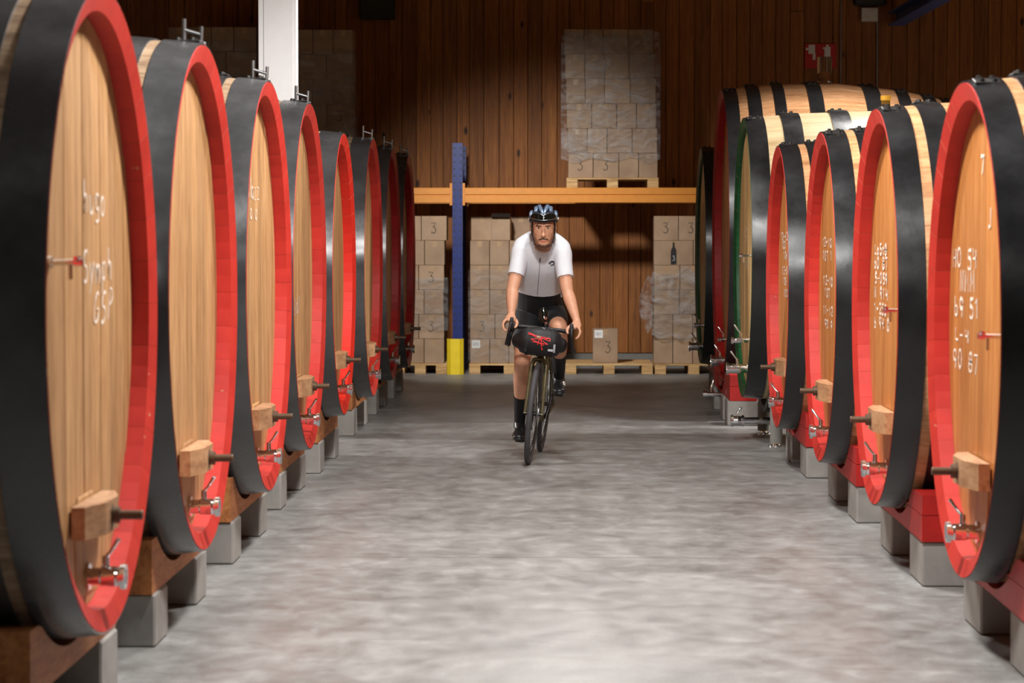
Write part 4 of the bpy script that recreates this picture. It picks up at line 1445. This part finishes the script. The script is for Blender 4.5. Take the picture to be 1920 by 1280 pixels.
for sx in (-1, 1):
    hl_([(sx*.048, -.062, -.018), (sx*.056, -.045, -.022)], [.014, .013], (0, 0, 1))   # cheek bone
    hl_([(sx*.074, .012, -.032), (sx*.081, .016, -.012), (sx*.084, .02, .012), (sx*.08, .022, .024)], [(.005, .009), (.006, .014), (.006, .017), (.005, .010)], (1, 0, 0))  # ear
hl_([(-.02, -.090, -.0735), (0, -.0965, -.072), (.02, -.090, -.0735)], [.004, .0062, .004], (0, 0, 1))
hl_([(-.017, -.088, -.0825), (0, -.094, -.0835), (.017, -.088, -.0825)], [.004, .007, .004], (0, 0, 1))
hl_([(-.012, -.082, -.110), (.012, -.082, -.110)], [.013, .013], (0, 0, 1))            # chin
tmp = body.build('person_raw', M['skin'])
md = tmp.modifiers.new('r', 'REMESH')
md.mode = 'VOXEL'
md.voxel_size = .0048
md.use_smooth_shade = True
sm_ = tmp.modifiers.new('s', 'SMOOTH')
sm_.factor = .5
sm_.iterations = 3
dg = bpy.context.evaluated_depsgraph_get()
ev = tmp.evaluated_get(dg)
bme = bpy.data.meshes.new_from_object(ev)
bpy.data.objects.remove(tmp)
bme.name = 'person'
# eye sockets pressed in
for v in bme.vertices:
    q = v.co-HC
    for sx in (-1, 1):
        d2 = ((q.x-sx*.031)/.017)**2+((q.z-.008)/.011)**2
        if q.y < -.03 and d2 < 3:
            v.co.y += .009*math.exp(-d2)
bme.update()
person = bpy.data.objects.new('person', bme)
COL.objects.link(person)
tag(person, 'cyclist in white jersey, black shorts and dark helmet riding towards the camera', 'person')
ORG = Vector((-.2145, 18.31, 0))
bme.transform(Matrix.Translation(-ORG))
person.location = ORG
def seg_dist(p, pts, rad):
    best = 1e9
    for i in range(len(pts)-1):
        a, b = pts[i], pts[i+1]
        d_ = b-a
        t = max(0, min(1, (p-a).dot(d_)/max(d_.length_squared, 1e-9)))
        r = rad[i]+(rad[i+1]-rad[i])*t
        best = min(best, (p-(a+d_*t)).length-r)
    return best
VL = []
for v in bme.vertices:
    p = v.co+ORG
    bd, lab = 1e9, None
    for (l_, pts, rad) in PARTS:
        # quick reject
        if (p-pts[len(pts)//2]).length > .7:
            continue
        d_ = seg_dist(p, pts, rad)
        if d_ < bd:
            bd, lab = d_, l_
    VL.append(lab)
def wear(name, pred, off, mat, thick=True, smooth=0):
    """a garment: the body's own surface where pred holds, moved out along the normal"""
    keep = [pred(v.co+ORG, VL[v.index]) for v in bme.vertices]
    mp, vs, fs = {}, [], []
    for p in bme.polygons:
        if all(keep[i] for i in p.vertices):
            f = []
            for i in p.vertices:
                if i not in mp:
                    mp[i] = len(vs)
                    vs.append(bme.vertices[i].co+bme.vertices[i].normal*off)
                f.append(mp[i])
            fs.append(f)
    bm = bmesh.new()
    bv = [bm.verts.new(p) for p in vs]
    for f in fs:
        try:
            bm.faces.new([bv[i] for i in f])
        except ValueError:
            pass
    for _ in range(smooth):
        bmesh.ops.smooth_vert(bm, verts=bm.verts, factor=.5, use_axis_x=True, use_axis_y=True, use_axis_z=True)
    if thick:
        be = [e for e in bm.edges if e.is_boundary]
        r_ = bmesh.ops.extrude_edge_only(bm, edges=be)
        for e in r_['geom']:
            if isinstance(e, bmesh.types.BMVert):
                pass
        bm.normal_update()
        for e in r_['geom']:
            if isinstance(e, bmesh.types.BMVert):
                nr = Vector((0, 0, 0))
                for ed in e.link_edges:
                    o_ = ed.other_vert(e)
                    if o_ not in r_['geom']:
                        nr += o_.normal
                if nr.length > 0:
                    e.co -= nr.normalized()*(off*.9)
    for f in bm.faces:
        f.smooth = True
    bmesh.ops.recalc_face_normals(bm, faces=bm.faces)
    me_ = bpy.data.meshes.new(name)
    bm.to_mesh(me_)
    bm.free()
    me_.materials.append(mat)
    return inst(name, me_, person)
def tpar(p, a, b):
    d_ = b-a
    return (p-a).dot(d_)/d_.length_squared
waist_hi, waist_lo = W(1011, 548, 18.38), W(1014, 580, 18.50)
def proj_y(p):
    d_ = p-C0
    return 640-FPX*d_.dot(Uv)/d_.dot(Fv)
def proj_x(p):
    d_ = p-C0
    return 960+FPX*d_.dot(Rv)/d_.dot(Fv)
def jersey_p(p, l):
    sh, el, _ = ARM[-1 if p.x < HC.x else 1]
    if l == 'upper_arm':
        return tpar(p, sh, el) < .66
    if l == 'forearm':
        return False
    if l == 'neck':
        return p.y > HC.y+.10 and p.z < 1.50
    if l in ('torso', 'thigh'):
        if p.z < 1.133-.022*cos((p.x-HC.x)*11)+(.0 if p.y < 18.4 else -.03):
            return False
        if p.y < 18.12 and p.z > 1.425-abs(p.x-HC.x-.004)*-1.1 and abs(p.x-HC.x) < .05:
            return False
        return True
    return False
jersey = wear('jersey', jersey_p, .011, M['jersey'], smooth=14)
def shorts_p(p, l):
    if l == 'torso' or l == 'thigh' or l == 'shin':
        if l != 'shin' and p.z > 1.16:
            return False
        if l == 'torso':
            return True
        hp, kn, an, _ = LEG[-1 if p.x < -.20+.09 else 1]
        return l == 'thigh' and tpar(p, hp, kn) < (.80 if hp is hipR else .74)
    return False
wear('shorts', shorts_p, .0055, M['shorts'], smooth=2)
def sock_p(p, l):
    hp, kn, an, pd = LEG[-1 if p.x < -.20+.09 else 1]
    if l == 'shin':
        return tpar(p, kn, an) > (.55 if kn is kneeL else .50)
    return l == 'foot' and p.z > pd.z+.06
wear('sock', lambda p, l: p.x < -.11 and sock_p(p, l), .004, M['sock'])
wear('sock', lambda p, l: p.x >= -.11 and sock_p(p, l), .004, M['sock'])
# shoes
for sg in (-1, 1):
    hp, kn, an, pd = LEG[sg]
    s_ = MB()
    base = pd
    yaw = sg*.06
    def fp(x_, y_, z_): return base+Vector((x_+yaw*-y_, y_, z_))-ORG
    s_.loft([fp(0, .175, .052), fp(0, .15, .05), fp(0, .10, .056), fp(0, .05, .052), fp(0, 0, .043), fp(0, -.05, .036), fp(0, -.085, .031)],
            [(.026, .032), (.036, .042), (.038, .046), (.038, .038), (.046, .031), (.047, .026), (.036, .02)], (1, 0, 0), 22)
    s_.loft([an+Vector((0, -.012, .0))-ORG, an+Vector((0, -.018, -.03))-ORG, fp(0, .075, .05)], [(.041, .044), (.042, .05), (.04, .05)], (1, 0, 0), 20)
    so = s_.build('shoe', M['shoe'], person)
    s_ = MB()
    s_.loft([fp(0, .17, .012), fp(0, .1, .012), fp(0, .0, .012), fp(0, -.06, .012), fp(0, -.1, .018)], [(.026, .008), (.036, .008), (.044, .008), (.044, .008), (.03, .007)], (1, 0, 0), 20)
    s_.build('sole', M['carbon'], so)
    s_ = MB()
    dpos = fp(sg*.034, .045, .078)
    s_.lathe([(0, 0), (0, .012), (.008, .011), (.009, 0)], dpos, dpos+Vector((sg*.6, -.5, .6)), 12)
    dpos = fp(sg*.034, .012, .066)
    s_.lathe([(0, 0), (0, .012), (.008, .011), (.009, 0)], dpos, dpos+Vector((sg*.6, -.5, .6)), 12)
    s_.build('shoe_dial', M['alloy'], so)

# jersey zip and chest logo, laid on the cloth
jb_ = BVHTree.FromPolygons([v.co+ORG for v in jersey.data.vertices], [p.vertices for p in jersey.data.polygons])
def oncloth(px, py, off=.003):
    d_ = (Fv+Rv*((px-960)/FPX)+Uv*((640-py)/FPX)).normalized()
    h = jb_.ray_cast(C0, d_)
    return (h[0]-d_*off-ORG) if h[0] else None
zp = MB()
pts = [oncloth(1013-5.5*t, 484+68*t) for t in [i/24 for i in range(25)]]
pts = [p for p in pts if p]
if len(pts) > 2:
    zp.tube(pts, .0022, 6)
zpo = zp.build('zip', plain('zip_grey', srgb(120, 122, 128), .5), jersey)
zp = MB()
zp.tube([p for p in [oncloth(1013-1*t, 484+8*t, .005) for t in (0, .5, 1)] if p], .0035, 6)
zp.build('zip_pull', M['black_print'], zpo)
lg = MB()
cxp, cyp = 1034.5, 493.5
def lg_fn(u, v):
    p = oncloth(cxp+u, cyp-v, .006)
    return p if p else W(cxp+u, cyp-v, 18.0)-ORG
ribbon(lg, [arc(.8, 0, 3.3, 3.2, 200, -120, 18)], 1.5, lg_fn)
ribbon(lg, [arc(.8, .6, 4.0, 3.6, 150, 20, 10)], 1.1, lg_fn)
ribbon(lg, [arc(-4.0, .6, 1.5, 1.6, 90, 330, 8)], 1.0, lg_fn)
ribbon(lg, [[(-5.4, 2.6), (-3.6, 2.2), (-2.4, .8)], [(-.2, -3.2), (-2.0, -4.4)]], .9, lg_fn)
lg.build('chest_emblem', M['black_print'], jersey)

# face: eyes, brows, moustache, stubble, hair
for sx in (-1, 1):
    e = MB()
    c = hp_(sx*.031, -.0735, .008)-ORG
    e.loft([c+Vector((0, .006, 0)), c+Vector((0, -.002, 0))], [(.012, .0085), (.0115, .0078)], (1, 0, 0), 14)
    eo = e.build('eye', M['eye'], person)
    e = MB()
    e.lathe([(0, .0056), (.0015, .005), (.002, 0)], c+Vector((0, -.0088, .001)), c+Vector((0, -1, 0)), 14)
    e.build('iris', M['iris'], eo)
def hq(p): return p-HC
def facepred(fn): return lambda p, l: l in ('head', 'neck') and fn(hq(p))
wear('moustache', facepred(lambda q: q.y < -.05 and abs(q.x) < .034 and -.0695-abs(q.x)*.25 < q.z < -.0555-abs(q.x)*.18), .0032, M['hair'], smooth=1)
wear('beard', facepred(lambda q: q.y < -.02 and -.135 < q.z < -.103+abs(q.x)*.2 and abs(q.x) < .045), .0025, M['beard'], smooth=1)
wear('stubble', facepred(lambda q: q.y < .01 and -.108 < q.z < -.038-1.1*max(0, .066-abs(q.x)) and not (abs(q.x) < .03 and q.z > -.095)), .0012, M['stubble'], thick=False)
wear('lips', facepred(lambda q: q.y < -.07 and abs(q.x) < .024 and -.089 < q.z < -.0705), .0012, M['lips'], thick=False)
wear('eyebrow', facepred(lambda q: q.y < -.04 and .012 < abs(q.x) < .049 and .0185 < q.z-abs(q.x)*.06 < .0285), .0025, M['hair'], thick=False)
wear('hair', facepred(lambda q: (q.z > .03 and q.y > -.02) or (q.z > -.03 and q.y > -.035 and abs(q.x) > .05 and q.y < .005) or (q.y > .03 and q.z > -.05)), .004, M['hair'], thick=False)

# helmet
hel = MB()
def dome(a, b, z0, z1, yc, scale=1, n=40, rows=10, tilt=0.0):
    vs, fs = [], []
    for j in range(rows+1):
        t = j/rows*pi/2
        for k in range(n):
            u = 2*pi*k/n
            r = cos(t)**.8 if j < rows else .02
            y = b*r*sin(u)
            z = z0+(z1-z0)*sin(t)+tilt*y*(1-sin(t))
            z += .018*cos(u)**2*(1-sin(t))
            vs.append(hp_(a*r*cos(u)*scale, yc+y*scale, z0+(z-z0)*scale)-ORG)
    for j in range(rows):
        for k in range(n):
            fs.append((j*n+k, j*n+(k+1) % n, (j+1)*n+(k+1) % n, (j+1)*n+k))
    fs.append(tuple(rows*n+k for k in range(n)))
    return vs, fs
vs, fs = dome(.098, .135, .036, .158, .012, .955, tilt=-.08)
hel.add(vs, fs, 0, True)
helo = hel.build('helmet', M['helmet_navy'], person)
# brim band
bd_ = MB()
n = 44
ringp = []
for (sc, zo) in ((.92, .0), (.985, -.002), (1.005, .012), (.99, .026), (.94, .03)):
    ringp.append([hp_(.098*sc*cos(2*pi*k/n), .012+.135*sc*sin(2*pi*k/n), (.036+zo*.8-.08*.135*sin(2*pi*k/n)+.018*cos(2*pi*k/n)**2))-ORG for k in range(n)])
bd_.add([p for r in ringp for p in r], [(i*n+k, i*n+(k+1) % n, ((i+1) % 5)*n+(k+1) % n, ((i+1) % 5)*n+k) for i in range(5) for k in range(n)], 0, True)
bd_.build('brim', M['helmet_navy'], helo)
def on_dome(ax, t, sc=1.0):
    """ax: azimuth from the front (deg, + to image right), t: 0 brim .. 90 top"""
    u = radians(-90+ax); tt = radians(t)
    r = cos(tt)**.8
    y = .135*r*sin(u)
    return hp_(.098*r*cos(u)*sc, .012+y*sc, .036+(.122*sin(tt)-.08*y*(1-sin(tt))+.018*cos(u)**2*(1-sin(tt)))*(1+(sc-1)*1.2))-ORG
def rib(path, w, sc=1.04, h=.010):
    mb = MB()
    P = [on_dome(a, t, sc) for a, t in path]
    m = len(P)
    cen = hp_(0, .012, .03)-ORG
    rings = []
    for i in range(m):
        tg = (P[min(i+1, m-1)]-P[max(i-1, 0)]).normalized()
        nr = (P[i]-cen).normalized()
        sdv = tg.cross(nr).normalized()
        nr = sdv.cross(tg)
        ww = w[i] if isinstance(w, (list, tuple)) else w
        rings.append([P[i]-sdv*ww/2-nr*h, P[i]-sdv*ww*.42+nr*h*.25, P[i]-sdv*ww*.2+nr*h*.5, P[i]+sdv*ww*.2+nr*h*.5, P[i]+sdv*ww*.42+nr*h*.25, P[i]+sdv*ww/2-nr*h])
    vs = [p for r in rings for p in r]
    mb.add(vs, [(i*6+k, i*6+(k+1) % 6, (i+1)*6+(k+1) % 6, (i+1)*6+k) for i in range(m-1) for k in range(6)]+[tuple(range(6)), tuple((m-1)*6+k for k in range(6))], 0, True)
    return mb
for sx in (-1, 1):
    rib([(sx*2, 23), (sx*5, 34), (sx*12, 47), (sx*22, 60), (sx*45, 72), (sx*100, 78), (sx*150, 66), (sx*165, 45)], [.012, .02, .026, .028, .028, .028, .026, .02], 1.05).build('rib', M['helmet_blue'], helo)
    rib([(sx*40, 36), (sx*42, 46), (sx*52, 56), (sx*75, 63), (sx*110, 60), (sx*140, 48), (sx*150, 30)], [.02, .028, .028, .026, .026, .024, .02], 1.04).build('rib', M['helmet_blue'], helo)
    rib([(sx*62, 16), (sx*70, 28), (sx*85, 36), (sx*110, 38), (sx*135, 30), (sx*148, 16)], [.018, .026, .026, .026, .024, .02], 1.05).build('rib', M['helmet_blue'], helo)
    rib([(sx*74, 6), (sx*88, 12), (sx*110, 14), (sx*135, 10)], [.012, .018, .018, .014], 1.06).build('rib', M['alloy'], helo)
# dark lens held in the front vents, with a pale edge
lens = MB()
top, bot = [], []
for i in range(21):
    a = -58+116*i/20
    f_ = 1-abs(a)/58
    t_lo = 6+4*(1-f_)**2
    t_hi = 29-9*max(0, 1-abs(a)/14)-11*max(0, (abs(a)-44)/14)
    bot.append((a, t_lo)); top.append((a, t_hi))
vs = [on_dome(a, t, 1.075) for a, t in bot]+[on_dome(a, (t+b_[1])/2, 1.09) for (a, t), b_ in zip(bot, top)]+[on_dome(a, t, 1.075) for a, t in top]
lens.add(vs, [(r*21+i, r*21+i+1, (r+1)*21+i+1, (r+1)*21+i) for r in range(2) for i in range(20)], 0, True)
lo_ = lens.build('lens', M['lens'], helo)
ed = MB()
ed.tube([on_dome(a, t, 1.085) for a, t in bot]+[on_dome(a, t, 1.085) for a, t in reversed(top)], .0017, 6, closed=True)
ed.build('lens_edge', M['alloy'], lo_)
stp = MB()
for sx in (-1, 1):
    stp.tube([hp_(sx*.079, -.02, .04)-ORG, hp_(sx*.0785, -.028, .0)-ORG, hp_(sx*.074, -.035, -.04)-ORG, hp_(sx*.064, -.045, -.085)-ORG, hp_(sx*.045, -.055, -.115)-ORG, hp_(sx*.02, -.07, -.132)-ORG, hp_(0, -.072, -.134)-ORG], .003, 8)
    stp.tube([hp_(sx*.08, .045, .03)-ORG, hp_(sx*.08, .02, -.02)-ORG, hp_(sx*.074, -.03, -.045)-ORG], .003, 8)
stp.build('chin_strap', M['strap'], helo)
